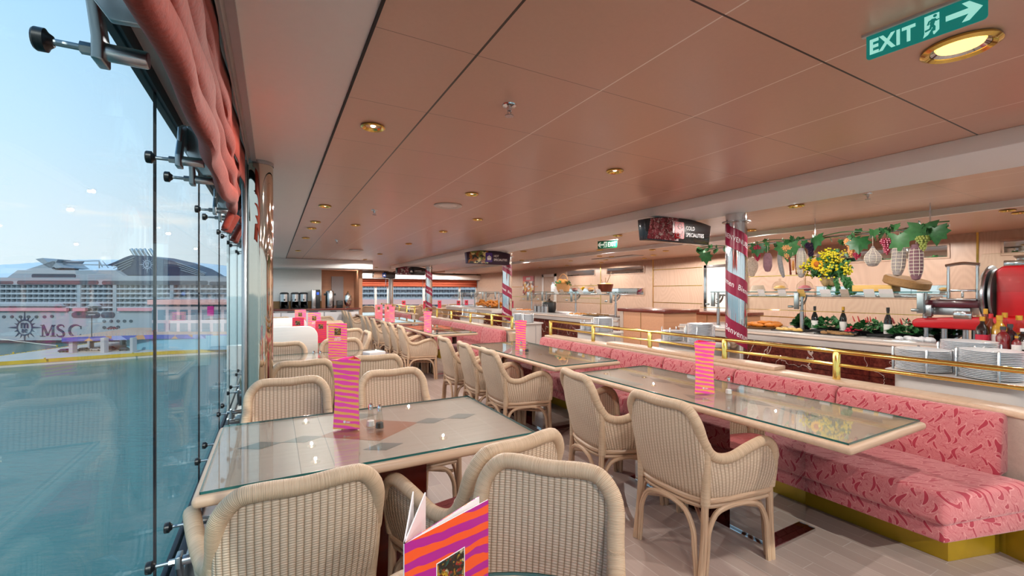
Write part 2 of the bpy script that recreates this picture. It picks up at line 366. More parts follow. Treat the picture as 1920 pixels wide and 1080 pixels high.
m_curtain = plain('coral_velvet', '#93301f', .85, var=.35, scale=70, bump=.5, sheen=.08)
def cloth(name, col, tr):
    g = G(name); d = g.n('ShaderNodeBsdfDiffuse', {'Color': hx(col)}); t = g.n('ShaderNodeBsdfTranslucent', {'Color': hx(col)}); mx = g.n('ShaderNodeMixShader', {0: tr, 1: d.outputs[0], 2: t.outputs[0]}); g.t.links.new(mx.outputs[0], g.out.inputs[0]); g.t.nodes.remove(g.b); return g.m
m_blind = cloth('coral_blind', '#e8896a', .45)
m_teal = emit('exit_sign_teal', '#0f8e86', .4); m_mint = emit('exit_sign_mint', '#a8f5e6', .65)
m_green = plain('exit_green', '#0d6a4a', .4)
# ---------------------------------------------------------------- the room
XW, XR, YF, YN = -.45, 8.9, 20.0, -1.9
fl = struct(MB().box((XW+.02, YN, -.12), (XR, YF, 0)).build('floor', m_floor))
# ceilings
struct(MB().box((.31, YN, CEIL), (6.6, YF, CEIL+.1)).build('ceiling', m_ceil))
struct(MB().box((XW-.02, YN, CEIL-.004), (.305, 14.6, CEIL+.1)).build('trim_1', m_white))
struct(MB().box((.30, YN, CEIL-.012), (.31, 14.6, CEIL+.02)).build('trim_2', m_floorgap))
struct(MB().box((6.6, YN, CEIL2), (XR+.1, YF, CEIL2+.17)).build('ceiling', m_ceil2))
struct(MB().box((6.53, YN, CEIL2), (6.6, 18, CEIL)).build('trim_3', m_beam))
b = MB(); pl = [(3.65, YN), (4.34, YN), (4.34, 15.6)] + [(4.34-.69*(.5-.5*math.cos(t*PI)) , 15.6+.35*math.sin(t*PI)) for t in (.2,.35,.5,.65,.8)] + [(3.65, 15.6)]
b.prism(pl, 2.229, CEIL); struct(b.build('beam', m_beam, bevel=.004))
# roof and outer shell (keeps the sun out of the room)
struct(MB().box((XW-.02, YN-.2, CEIL+.2), (XR+.4, YF+.3, CEIL+.32)).build('ceiling_deck', m_white))
struct(MB().box((XW-.1, YN-.15, -.2), (XR+.3, YN, .45)).box((XW-.1, YN-.15, 2.2), (XR+.3, YN, CEIL+.2)).build('wall_near', m_white))  # near wall opened between sill and header as an added source of daylight
for i in range(5):
    a = XW+i*1.87; p = struct(MB().box((a, YN-.08, .45), (a+1.87, YN-.07, 2.2)).build('window_%d' % (40+i), m_pane)); MB().box((a+1.77, YN-.12, .45), (a+1.97, YN-.02, 2.2)).build('window_mullion', m_white, p)  # unseen windows added behind the camera to bring more daylight into the room
# right wall with brass seams and mirror slots
w = struct(MB().box((XR, YN, 0), (XR+.15, YF, CEIL+.2)).build('wall_right', m_wall))
def strip(a, b, name='wall_seam', m=m_brass, par=w): return MB().box(a, b).build(name, m, par)
strip((XR-.006, 4.615, 0), (XR, 4.625, CEIL2), m=m_rind)
for y in (2.30, 8.42, 10.55): strip((XR-.008, y-.012, 0), (XR, y+.012, CEIL2))
for (y0, y1, zs) in ((4.62, 5.75, (.9, 1.3, 1.72)), (6.9, 8.42, (.7, 1.12, 1.55, 1.98)), (10.6, 12.6, (1.2, 1.6)), (14.2, 17, (1.2, 1.6))):
    for z in zs: strip((XR-.006, y0, z-.008), (XR, y1, z+.008))
def slot(y0, y1, z0, z1):
    f = MB(); e = .03
    for a, b_ in (((y0-e, z0-e), (y1+e, z0)), ((y0-e, z1), (y1+e, z1+e)), ((y0-e, z0), (y0, z1)), ((y1, z0), (y1+e, z1))):
        f.box((XR-.014, a[0], a[1]), (XR, b_[0], b_[1]))
    o = f.build('mirror_frame', m_wall, w, bevel=.003); MB().box((XR-.008, y0, z0), (XR-.001, y1, z1)).build('mirror_strip', m_mirror, o)
for y0, y1 in ((2.62, 4.42), (.4, 2.04), (8.75, 10.25), (10.85, 12.3)):
    slot(y0, y1, 1.93, 2.10); slot(y0, y1, 1.32, 1.50)
# door beside the cold buffet
d = struct(MB().box((XR-.03, 5.85, 0), (XR-.004, 6.75, 1.96)).build('door_1', m_white))
f = MB()
for a, b_ in (((5.78, 0), (5.85, 2.02)), ((6.75, 0), (6.82, 2.02)), ((5.78, 1.96), (6.82, 2.02))): f.box((XR-.05, a[0], a[1]), (XR-.004, b_[0], b_[1]))
f.build('door_frame', m_chrome, d)
d = struct(MB().box((XR-.03, 13.05, 0), (XR-.004, 13.75, 1.95)).build('door_2', m_wall))
f = MB()
for a, b_ in (((12.95, 0), (13.05, 2.05)), ((13.75, 0), (13.85, 2.05)), ((12.95, 1.95), (13.85, 2.05))): f.box((XR-.05, a[0], a[1]), (XR-.004, b_[0], b_[1]))
f.build('door_frame', m_white, d)
# window wall: panes, seams, gaskets, low sill
seams = [-1.88, -1.28, -.16, 1.12, 2.40, 3.68, 4.96, 6.24, 7.52, 8.8, 10.08, 11.36, 12.64, 13.92]
for i in range(len(seams)-1):
    p = struct(MB().box((XW-.006, seams[i]+.006, -.12), (XW+.006, seams[i+1]-.006, 2.262)).build('window_%d' % (i+1), m_pane))
    MB().box((XW-.005, seams[i+1]-.006, -.12), (XW+.005, seams[i+1]+.006, 2.262)).build('window_seam', m_gasket, p)
struct(MB().box((XW-.03, YN, 2.262), (XW+.015, 14.6, 2.325)).build('trim_4', m_gasket))
struct(MB().box((XW-.04, YN, -.2), (XW-.015, 14.6, -.0)).box((XW+.01, YN, -.06), (XW+.06, 14.6, .035)).build('trim_5', m_gasket, bevel=.004))
struct(MB().box((-.135, YN, CEIL-.02), (-.105, 3.52, CEIL-.004)).box((-.155, YN, CEIL-.05), (-.15, 3.52, CEIL-.004)).build('trim_6', m_grey))
# end wall with the coffee counter, and the far windows
struct(MB().box((XW-.1, 14.55, 0), (1.30, 14.7, CEIL)).build('wall_far', m_oakpale))
struct(MB().box((XW-.2, 14.7, 0), (XW, YF, CEIL+.1)).build('wall_left', m_white))
struct(MB().box((XW, 13.5, 2.08), (2.62, 14.55, CEIL-.006)).build('trim_7', m_beam))
al = MB().box((1.30, 15.3, 0), (2.5, 15.4, 2.1)).box((2.36, 14.3, 0), (2.46, 15.4, 2.1)).box((1.30, 14.7, 2.08), (2.46, 15.3, 2.2))
struct(al.build('wall_alcove', m_cab))
struct(MB().box((1.66, 15.22, .95), (2.02, 15.3, 1.9)).build('trim_8', m_grey))
fw = MB().box((1.4, YF-.05, 0), (XR, YF+.1, .42)).box((1.4, YF-.05, 1.95), (XR, YF+.1, CEIL+.1)); struct(fw.build('wall_window', m_white))
ws = [2.3, 4.0, 4.55, 6.2, 8.0, XR]
for i in range(5):
    p = struct(MB().box((ws[i], YF, .42), (ws[i+1], YF+.012, 1.95)).build('window_%d' % (20+i), m_pane))
    MB().box((ws[i+1]-.05, YF-.04, .42), (ws[i+1]+.05, YF+.04, 1.95)).build('window_mullion', m_white, p)
struct(MB().box((2.3, YF-.5, 1.98), (XR, YF-.05, 2.2)).build('trim_9', m_white))
for i, (a, c) in enumerate(((2.35, 4.4), (4.42, 6.1), (6.12, 8.85))):
    bl = MB().grid(lambda s, t, a=a, c=c: (a+(c-a)*s, YF-.14-.05*abs(math.sin(t*3*PI)), 1.96-.33*t), 6, 24)
    tag(bl.build('roman_blind', m_blind, solid=.01), 'coral roman blind pulled half down, %s along the far window wall' % ('left end', 'middle one', 'right end')[i], 'blind', 'roman blinds at the far windows')
# ---------------------------------------------------------------- lamps
ring = MB().lathe([(.062,-.002),(.066,-.010),(.058,-.014),(.046,-.008),(.044,.0)], 20, caps=False)
refl_ = MB().lathe([(.046,-.008),(.030,.02),(.022,.03)], 16, caps=False)
bulb = MB().ball((0,0,.012), .02, 10, 6)
def lamp_light(p, power, z, blend=.12, ang=174):
    l = bpy.data.lights.new('downlight_beam', 'SPOT'); l.energy = power*.66; l.color = (1, .95, .88); l.spot_size = math.radians(ang); l.spot_blend = blend; l.shadow_soft_size = .012
    o = bpy.data.objects.new('downlight_beam', l); COL.objects.link(o); o.location = (p[0], p[1], z-.05)
dl0 = None
ORD = ['first','second','third','fourth','fifth','sixth','seventh','eighth','ninth','tenth','eleventh','twelfth','thirteenth','fourteenth']
def downlight(x, y, z, label, group, power=16, s=1.0):
    global dl0
    if dl0 is None:
        dl0 = thing('downlight', label, 'ceiling light', (x, y, z), 0, group)
        ring.build('trim_ring', m_brass, dl0); refl_.build('reflector', m_brass, dl0); bulb.build('bulb', m_bulb, dl0); o = dl0
    else: o = dup(dl0, (x, y, z), 0, label, group)
    o.scale = (s, s, s)
    if power: lamp_light((x, y), power, z)
G1 = 'downlights in the copper ceiling'
rowA = [2.517, 5.094, 6.315, 6.97, 8.264, 10.91, 14.0]
rowB = [2.55, 5.10, 6.39, 8.34, 10.92, 12.91, 14.67]
PW = 62
for i, y in enumerate(rowA): downlight(.49, y, CEIL, 'small brass downlight along the white soffit, %s from the near end' % ORD[i], G1, PW)
for i, y in enumerate(rowB): downlight(2.29, y, CEIL, 'small brass downlight over the aisle, %s from the near end' % ORD[i], G1, PW)
downlight(1.646, 3.80, CEIL, 'small brass downlight beside the round air vent in the copper ceiling', G1, PW)
downlight(1.0, 6.345, CEIL, 'lone small brass downlight between the soffit row and the aisle row', G1, PW)
for i, (x, y) in enumerate([(4.92, 2.645), (4.95, 5.445), (6.27, 4.02), (6.3, 7.49), (6.37, 11.05), (5.0, 8.6), (5.0, 11.6)]):
    downlight(x, y, CEIL, 'brass downlight between the two white beams, %s from the near end' % ORD[i], 'downlights between the beams', 75, 1.2)
for i, (x, y) in enumerate([(6.74,1.52),(7.05,1.5),(6.74,6.4),(7.16,6.43),(7.74,7.31),(8.27,8.12),(8.216,6.42),(7.18,8.11),(6.84,8.15),(7.745,8.97),(8.286,9.79),(7.2,9.79),(8.245,11.41),(8.14,12.85)]):
    downlight(x, y, CEIL2, 'brass downlight over the servery by the oak wall, %s from the near end' % ORD[i], 'downlights over the servery', 60 if i % 2 == 0 else 0)
for (x, y) in [(.49, -.4), (2.29, -1.2), (4.92, -.3), (.49, -1.3), (6.74, -.9)]: lamp_light((x, y), 80, CEIL)   # lamps behind the photographer
for (x, y) in [(7.9, 2.9), (7.9, 4.6), (8.0, .6), (5.5, 16.5), (7.5, 16.5), (3.2, 17.5)]: lamp_light((x, y), 60, CEIL2)
big = thing('downlight', 'large round brass downlight hanging just behind the exit sign', 'ceiling light', (2.266, .632, CEIL))
MB().lathe([(.108,-.002),(.112,-.012),(.098,-.020),(.084,-.012),(.082,0)], 32, caps=False).build('trim_ring', m_brass, big)
MB().lathe([(.082,-.010),(.06,.004)], 28, caps=False).build('reflector', m_chrome, big)
MB().lathe([(1e-4,-.004),(.066,-.004),(.066,.004)], 28).build('lamp_lens', m_bulb2, big)
lamp_light((2.266, .632), 80, CEIL)
for i, (x, y) in enumerate([(3.4, 18.9), (4.7, 18.9), (6.0, 18.9), (7.3, 18.9), (3.4, 16.9), (4.9, 15.8)]): downlight(x, y, CEIL if x < 6.5 else CEIL2, 'tiny distant brass downlight over the far dining area, %s of six' % ORD[i], 'downlights over the far dining area', 70)
# sprinklers, vents
def sprinkler(x, y, z, label):
    t = thing('ceiling_sprinkler', label, 'sprinkler', (x, y, z), 0, 'fire sprinklers in the ceiling')
    MB().lathe([(.036,0),(.034,-.006),(.014,-.012),(.012,-.03),(.001,-.034)], 16).build('escutcheon', m_chrome, t)
    MB().lathe([(.002,-.052),(.022,-.052),(.022,-.056),(.002,-.056)], 14).rod((.009,0,-.028), (.006,0,-.054), .0025, 6).rod((-.009,0,-.028), (-.006,0,-.054), .0025, 6).build('deflector', m_steel, t)
sprinkler(1.028, 1.908, CEIL, 'chrome fire sprinkler nearest the camera in the copper ceiling')
sprinkler(1.007, 5.098, CEIL, 'chrome fire sprinkler beyond the round vent in the copper ceiling')
sprinkler(1.002, 8.359, CEIL, 'small distant chrome fire sprinkler in the copper ceiling')
sprinkler(4.924, 2.005, CEIL, 'chrome fire sprinkler between the two white beams')
sprinkler(8.0, 5.9, CEIL2, 'chrome fire sprinkler over the servery near the door')
for x, y, lb in ((1.644, 4.437, 'round white ceiling air vent among the near downlights'), (1.614, 10.15, 'distant round white ceiling air vent')):
    t = thing('air_vent', lb, 'vent', (x, y, CEIL), 0, 'round air vents')
    MB().lathe([(.15,0),(.152,-.008),(.135,-.016),(.10,-.008)], 32, caps=False).build('vent_ring', m_bone, t)
    MB().lathe([(.10,-.006),(.07,-.016),(.068,-.010),(.04,-.018),(.001,-.020)], 32, caps=False).build('diffuser', m_white, t)
v = MB().box((7.28, 7.5, CEIL2-.012), (7.62, 9.0, CEIL2)); tag(v.build('air_vent', m_grey, bevel=.004), 'long grey slotted air vent over the servery', 'vent')
# ---------------------------------------------------------------- wicker armchair
def make_chair(label, loc, rz, group):
    t = thing('wicker_armchair', label, 'chair', loc, rz, group)
    top = [(0,-.298,.832),(.115,-.297,.838),(.172,-.287,.826),(.214,-.270,.765),(.221,-.228,.665),(.232,-.170,.592),(.258,-.080,.578),(.286,.035,.620),(.302,.135,.640),(.306,.20,.602),(.298,.228,.51),(.282,.228,.385)]
    bot = [(0,-.222),(.10,-.218),(.155,-.205),(.19,-.188),(.208,-.16),(.222,-.115),(.238,-.05),(.254,.04),(.268,.12),(.275,.175),(.278,.21),(.279,.222)]
    full = [(-x,y,z) for x,y,z in reversed(top[1:])] + top; fb = [(-x,y,.37) for x,y in reversed(bot[1:])] + [(x,y,.37) for x,y in bot]
    tp, bp = cr(full, 5), cr(fb, 5)
    lo, hi = 5, len(tp)-6; n = hi-lo; L = [0.0]
    for i in range(lo+1, hi+1): L.append(L[-1] + ((bp[i]-bp[i-1]).length + (tp[i]-tp[i-1]).length*.35 )/1.2)
    def sh(s, k):
        i = lo+round(s*n); a, b = bp[i], tp[i]; q = a.lerp(b, k); d = Vector((q.x, q.y, 0))
        return q + d*.05*math.sin(k*PI)
    m = MB(); m.grid(sh, n, 10, uv=lambda s, k: (L[round(s*n)], k*(tp[lo+round(s*n)].z-.37)))
    m.build('woven_shell', m_wicker, t, solid=.012)
    R = [.026 if q.z > .55 else .021 for q in tp]
    MB().tube(tp, R, 12).build('wrapped_rim', m_wrap, t)
    for sx in (-1, 1):
        MB().tube(cr([(sx*.223,-.215,.66),(sx*.218,-.208,.55),(sx*.210,-.198,.44),(sx*.208,-.198,.35)], 4), [.023]*13, 12).build('corner_post', m_wrap, t)
    sf = [Vector((q.x*1.0, q.y, .365)) for q in bp]
    MB().tube(sf, .017, 10, closed=True).tube([(q.x*.985, q.y*.985, .335) for q in sf], .013, 8, closed=True).build('seat_rail', m_pole, t)
    for sx in (-1, 1):
        MB().tube(cr([(sx*.208,-.2,.39),(sx*.211,-.212,.2),(sx*.214,-.238,0)], 4), .0175, 10).build('leg', m_pole, t)
        MB().tube(cr([(sx*.279,.222,.39),(sx*.281,.226,.2),(sx*.285,.236,0)], 4), .0175, 10).build('leg', m_pole, t)
    def arch(a, b, h=.325):
        a, b = Vector(a), Vector(b); d = (b-a); u = d.normalized()
        P = [a, a+u*.012+Vector((0,0,.13)), a+u*.02+Vector((0,0,.22)), a+u*.065+Vector((0,0,h-.025)), a+u*.14+Vector((0,0,h)), (a+b)/2+Vector((0,0,h+.004)),
             b-u*.14+Vector((0,0,h)), b-u*.065+Vector((0,0,h-.025)), b-u*.02+Vector((0,0,.22)), b-u*.012+Vector((0,0,.13)), b]
        MB().tube(cr(P, 3), .0135, 8).build('arch_brace', m_pole, t)
    arch((-.187,-.236,0), (.187,-.236,0)); arch((-.256,.238,0), (.256,.238,0))
    for sx in (-1, 1): arch((sx*.216,-.208,0), (sx*.284,.206,0))
    MB().rod((-.2,-.2,.25), (.25,.2,.27), .011, 8).build('stretcher', m_pole, t); MB().rod((.2,-.2,.25), (-.25,.2,.27), .011, 8).build('stretcher', m_pole, t)
    c = MB(); c.prism([(q.x*.93, q.y*.93+.006) for q in bp], .372, .445); c.build('seat_cushion', m_cush, t, bevel=.022, seg=3)
    return t
chair0 = None
def chair(x, y, face, label, group):
    """face: heading of the sitter in degrees, 0 = +x, 90 = +y"""
    global chair0
    rz = math.radians(face-90)
    if chair0 is None: chair0 = make_chair(label, (x, y, 0), rz, group)
    else: dup(chair0, (x, y, 0), rz, label, group)
GW_ = 'chairs at the window tables'; GB = 'chairs facing the banquette'; GF = 'chairs in the far dining area'
chair(.065, 1.715, 93, 'wicker armchair near side of the window table, beside the glass, back to camera', GW_)
chair(.76, 1.70, 101, 'wicker armchair near side of the window table, beside the aisle, back to camera', GW_)
chair(.555, .985, 221, 'wicker armchair drawn up behind the round table, facing the camera', GW_)
chair(.075, 2.79, 268, 'wicker armchair across the window table, beside the glass, facing the camera', GW_)
chair(.74, 2.79, 272, 'wicker armchair across the window table, beside the aisle, facing the camera', GW_)
chair(.20, 4.12, 92, 'wicker armchair right beside the mirrored column, back to the camera', GW_)
chair(.78, 4.14, 88, 'wicker armchair before the magenta menu card, aisle side, back to the camera', GW_)
chair(.08, 5.02, 268, 'wicker armchair against the low white divider, beside the glass', GW_)
chair(.70, 5.10, 272, 'wicker armchair across the second window table from its tall menu', GW_)
chair(.85, 6.25, 180, 'wicker armchair at the rounded end of the nearer white divider', GW_)
chair(.95, 7.1, 92, 'wicker armchair behind the nearer white divider, aisle side, next to the second divider', GW_)
chair(.90, 8.05, 268, 'wicker armchair just beyond the second white divider', GW_)
chair(.95, 9.1, 92, 'second wicker armchair beyond the white dividers on the window side', GW_)
chair(.95, 10.2, 268, 'third wicker armchair beyond the white dividers on the window side', GW_)
chair(.1, 11.0, 92, 'wicker armchair close to the glass in front of the coffee counter', GW_)
R = [(2.06, 1.64, 'near', 'banquette table closest to the camera'), (2.09, 2.36, 'far', 'banquette table closest to the camera')]
for x, y, e, tb in R: chair(x, y, 1 if e == 'near' else -10, 'wicker armchair at the %s end of the %s' % (e, tb), GB)
for k, (ys, tb) in enumerate([((3.74, 4.34, 4.98), 'second banquette table'), ((7.02, 7.64, 8.26), 'third banquette table'), ((9.25, 9.88, 10.51), 'fourth banquette table'), ((12.4, 13.02, 13.64), 'fifth banquette table')]):
    for i, y in enumerate(ys): chair(2.08, y, (-3, -6, -2)[i], 'wicker armchair at the %s, %s from its near end' % (tb, ORD[i]), GB)
# far dining area beyond the servery
fx = [(3.2, 17.6), (4.3, 18.15), (5.0, 17.2), (5.7, 18.2), (6.3, 17.85), (7.0, 18.0), (7.7, 17.3), (8.2, 18.1), (4.0, 15.9), (5.2, 15.6), (6.4, 15.9), (7.4, 15.5)]
for i, (x, y) in enumerate(fx): chair(x, y, (90, 270, 80, 260)[i % 4], 'wicker armchair in the far dining area, %s from the left' % ORD[sorted(range(len(fx)), key=lambda j: (fx[j][0]-fx[j][1]*.25)).index(i)], GF)
# ---------------------------------------------------------------- tables
def diamond(m, x, y, rx, ry, z): m.prism([(x-rx, y), (x, y-ry), (x+rx, y), (x, y+ry)], z, z+.0008)
def table(name, label, x0, y0, x1, y1, diam, sq, kind, group):
    cx, cy = (x0+x1)/2, (y0+y1)/2; w, d = x1-x0, y1-y0
    t = thing(name, label, 'table', (cx, cy, 0), 0, group)
    MB().box((-w/2, -d/2, .690), (w/2, d/2, .728)).build('edge_frame', m_tedge, t, bevel=.016, seg=3)
    MB().box((-w/2+.03, -d/2+.03, .7275), (w/2-.03, d/2-.03, .7285)).build('veneer_top', m_ttop, t)
    m = MB()
    for (x, y) in diam: diamond(m, x-cx, y-cy, .085 if kind == 'wood' else .05, .052 if kind == 'wood' else .11, .7285)
    if diam: m.build('diamond_inlay', m_inlay, t)
    if sq: mm = MB(); diamond(mm, sq[0]-cx, sq[1]-cy, sq[2], sq[3], .7283); mm.build('burl_inlay', m_inlay2, t)
    g = MB().box((-w/2+.022, -d/2+.022, .7315), (w/2-.022, d/2-.022, .7385)); o = g.build('glass_top', m_tglass, t)
    e = MB(); e0 = .0215
    e.box((-w/2+e0, -d/2+e0, .7300), (w/2-e0, -d/2+e0+.002, .7387)).box((-w/2+e0, d/2-e0-.002, .7300), (w/2-e0, d/2-e0, .7387)).box((-w/2+e0, -d/2+e0, .7300), (-w/2+e0+.002, d/2-e0, .7387)).box((w/2-e0-.002, -d/2+e0, .7300), (w/2-e0, d/2-e0, .7387)); e.build('glass_edge', m_edge, o)
    if kind == 'wood':
        MB().box((-.22, -.10, .02), (.22, .10, .69)).build('pedestal', m_woodred, t, bevel=.005); MB().box((-.34, -.24, 0), (.34, .24, .022)).build('base_plate', m_woodred, t, bevel=.004)
        MB().box((-w/2+.15, -.16, .655), (w/2-.15, .16, .69)).build('support_rail', m_woodred, t, bevel=.004)
    else:
        for s in (-1, 1): MB().box((-.2, s*d*.196-.105, .016), (.2, s*d*.196+.105, .69)).build('mirrored_pedestal', m_mirror, t)
        MB().box((-.215, -d*.27, 0), (.215, d*.27, .015)).build('base_plate', [m_base], t)
        MB().box((-.220, -d*.27-.005, 0), (.220, -d*.27, .016)).box((-.220, d*.27, 0), (.220, d*.27+.005, .016)).box((-.220, -d*.27, 0), (-.215, d*.27, .016)).box((.215, -d*.27, 0), (.220, d*.27, .016)).build('base_trim', m_chrome, t)
    return t
m_base = plain('polished_dark_base', '#4a1c16', .05, .55, coat=1.0)
GT = 'window tables'; GR = 'banquette tables'
table('dining_table', 'glass topped oak table by the window with slate diamond inlays, nearest the camera', -.235, 1.735, 1.11, 2.60, [(-.05,2.2),(.12,2.2),(.72,2.2),(.89,2.2),(.42,1.93),(.42,2.46)], (.42, 2.2, .235, .19), 'wood', GT)
table('dining_table', 'glass topped oak table behind the bronze column with white paper folder', -.235, 4.36, 1.11, 5.22, [(-.05,4.8),(.12,4.8),(.72,4.8),(.89,4.8),(.42,4.53),(.42,5.06)], (.42, 4.8, .235, .19), 'wood', GT)
ys = [(.945, 2.90), (3.20, 5.12), (6.55, 8.5), (9.4, 11.35), (12.6, 14.5)]
nm = ['closest to the camera', 'second along the banquettes', 'third along the banquettes', 'fourth along the banquettes', 'farthest along the banquettes']
for i, (a, c) in enumerate(ys):
    n = 4; dm = []
    for fy in ((.22, .34, .60, .72, .84) if i < 3 else ()): dm.append((2.565, a+(c-a)*fy))
    if i < 3: dm += [(2.36, a+(c-a)*.47), (2.77, a+(c-a)*.47)]
    table('banquette_table', 'long glass topped oak table on mirrored pedestals, %s' % nm[i], 2.18, a, 2.95, c, dm, None, 'mirror', GR)
t = thing('round_table', 'round glass topped cafe table at the very front under the open menu', 'table', (.31, .57, 0))
MB().lathe([(1e-4,.69),(.385,.69),(.40,.70),(.40,.722),(.39,.728),(1e-4,.728)], 48).build('edge_frame', m_tedge, t)
MB().lathe([(1e-4,.7285),(.372,.7285)], 48, caps=False).build('veneer_top', m_ttop, t)
o = MB().lathe([(1e-4,.7315),(.382,.7315),(.382,.7385),(1e-4,.7385)], 48).build('glass_top', m_tglass, t)
MB().lathe([(.383,.730),(.3855,.7345),(.383,.7388)], 48, caps=False).build('glass_edge', m_edge, o)
MB().lathe([(1e-4,0),(.24,0),(.24,.018),(.05,.03),(.04,.69),(1e-4,.69)], 28).build('pedestal', m_chrome, t)
# ---------------------------------------------------------------- things on the tables
def tri(r, a0): return [(r*math.cos(a0+i*2*PI/3), r*math.sin(a0+i*2*PI/3)) for i in range(3)]
def tent(x, y, label, h=.33, side=.125, rz=0.0, group='tall paper menus on the tables', logo=True):
    t = thing('tent_menu', label, 'menu', (x, y, .7388), rz, group)
    prof = [(0, .97), (.25, .90), (.5, .86), (.7, .88), (.88, .97), (1, 1.06)]; r = side/math.sqrt(3)
    corner = [Vector((r*math.cos(a), r*math.sin(a), 0)) for a in (math.radians(-90-60), math.radians(-90+60), math.radians(90))]
    for k in range(3):
        a, b = corner[k], corner[(k+1) % 3]
        m = MB(); m.grid(lambda s, q: tuple(a.lerp(b, s)*(lambda u: next(p0[1]+(p1[1]-p0[1])*(u-p0[0])/(p1[0]-p0[0]) for p0, p1 in zip(prof, prof[1:]) if u <= p1[0]+1e-6))(q) + Vector((0,0,q*h))), 2, 10, sm=False, uv=lambda s, q: (s*side, q*h))
        m.build('menu_panel', m_zebra2 if k == 1 else m_zebra, t, solid=.0015)  # one side panel takes the darker stripes, its shade put into the colour
    if logo:
        m = MB(); m.lathe([(1e-4,0),(.006,0),(.006,.0006),(1e-4,.0006)], 12); m.xf(Matrix.Translation((-.008,-r*.5-.001+.0005,.035)) @ Matrix.Rotation(PI/2, 4, 'X'))
        k0 = len(m.v); tm = text_mb('msc', .011, bold=.0003); 
        n0 = len(m.v); m.v += [Matrix.Translation((.010,-r*.5-.0022,.031)) @ Matrix.Rotation(PI/2, 4, 'X') @ v for v in tm.v]
        for f in tm.f: m.face([n0+i for i in f])
        m.build('printed_logo', m_text, t)
    return t
tn = tent(.325, 2.262, 'tall pink and orange paper menu standing on the near window table', .335, .13, math.radians(-26))
for x, y, rz, lb in ((2.48, 1.92, -32, 'tall flared pink and orange paper menu on the closest banquette table'), (2.47, 4.31, -30, 'tall pink paper menu on the second banquette table'), (2.25, 7.05, -8, 'tall pink paper menu on the third banquette table'), (2.3, 9.0+.75, -8, 'tall pink paper menu on the fourth banquette table')):
    dup(tn, (x, y, .7388), math.radians(rz), lb, 'tall paper menus on the tables')
def card(x, y, rz, label, z=.7388, h=.26, w=.12, m=m_zebra, group='upright menu cards', text=True):
    t = thing('menu_card', label, 'menu', (x, y, z), rz, group)
    MB().box((-w/2, -.002, 0), (w/2, .002, h)).build('menu_panel', m, t); MB().box((-w/2, .045, 0), (w/2, .049, h)).build('menu_panel', m, t); MB().box((-w/2, .002, 0), (-w/2+.004, .045, h)).build('spine', m_zebra2, t)
    MB().box((-.03, -.0045, h*.66), (.03, -.002, h*.86)).build('printed_picture', m_photo, t)
    if text:
        m_ = MB()
        for i, s in enumerate(('BUFFET', 'BAR LIST')):
            tm = text_mb(s, .017, bold=.0006); n0 = len(m_.v); m_.v += [Matrix.Translation((0,-.004,h*.56-i*.019)) @ Matrix.Rotation(PI/2, 4, 'X') @ v for v in tm.v]
            for f in tm.f: m_.face([n0+j for j in f])
        m_.build('printed_title', m_text, t)
    return t
cd = card(.57, 4.70, math.radians(-8), 'tall magenta menu card with picture and white title on the second window table', h=.34, w=.175)
cards = [(2.28, 11.0, 'pink menu card on the fourth banquette table, left of a pair'), (2.52, 11.05, 'pink menu card on the fourth banquette table, right of a pair'), (.55, 7.3, 'pink menu card standing behind the second white divider'), (.42, 8.6, 'tall pink menu card near the glass beyond the white dividers')]
for x, y, lb in cards: dup(cd, (x, y, .7388), math.radians(-10), lb)
cr_ = card(.30, 6.75, math.radians(-14), 'dark red menu card beyond the nearer white divider', m=m_zebra2, text=False, h=.30, w=.14)
dup(cr_, (.58, 6.6, .69), math.radians(-10), 'low orange red menu card at the end of the second white divider')
for i, (x, y) in enumerate([(4.6, 17.5), (5.2, 16.6), (6.6, 16.6), (7.2, 17.2), (8.0, 15.0), (8.3, 15.2), (5.9, 16.9)]):
    dup(cr_, (x, y, .74), math.radians(-20), 'small dark pink menu card in the far dining area, %s of the row' % ORD[i], 'menu cards in the far dining area')
def shaker(x, y, label, fill, z=.7388):
    t = thing('shaker', label, 'shaker', (x, y, z), .3, 'salt and pepper shakers')
    MB().lathe([(1e-4,0),(.023,0),(.0235,.006),(.018,.035),(.0125,.075),(.0105,.088)], 10, sm=False, caps=False).build('glass_body', m_bottle, t)
    MB().lathe([(1e-4,.003),(.019,.003),(.0165,.028),(1e-4,.030)], 10).build('filling', fill, t)
    MB().lathe([(.0112,.084),(.0115,.098),(.0095,.108),(.004,.114),(1e-4,.115)], 14).build('metal_cap', m_chrome, t)
    return t
m_salt = plain('salt', '#f2f2f2', .8); m_pep = plain('pepper', '#3b332c', .9)
sh0 = shaker(.420, 2.215, 'glass salt shaker beside the near tall menu', m_salt); sh1 = shaker(.452, 2.165, 'glass pepper shaker beside the near tall menu, the front one of the pair', m_pep)
for x, y, lb, s in ((2.59, 1.81, 'glass salt shaker alone on the closest banquette table', sh0), (.33, 4.43, 'glass salt shaker on the second window table', sh0), (.385, 4.40, 'glass pepper shaker on the second window table', sh1), (2.40, 4.18, 'glass salt shaker beside the menu on the second banquette table', sh0), (2.45, 4.14, 'glass pepper shaker beside the menu on the second banquette table', sh1), (2.30, 6.9, 'glass salt shaker on the third banquette table', sh0), (2.36, 6.88, 'glass pepper shaker on the third banquette table', sh1)):
    dup(s, (x, y, .7388), .3, lb)
tag(MB().box((-.09,-.075,0), (.09,.075,.035)).build('paper_folder', m_paper, loc=(.93, 4.72, .7388), rz=.3, bevel=.003), 'white paper folder lying on the second window table', 'folder')
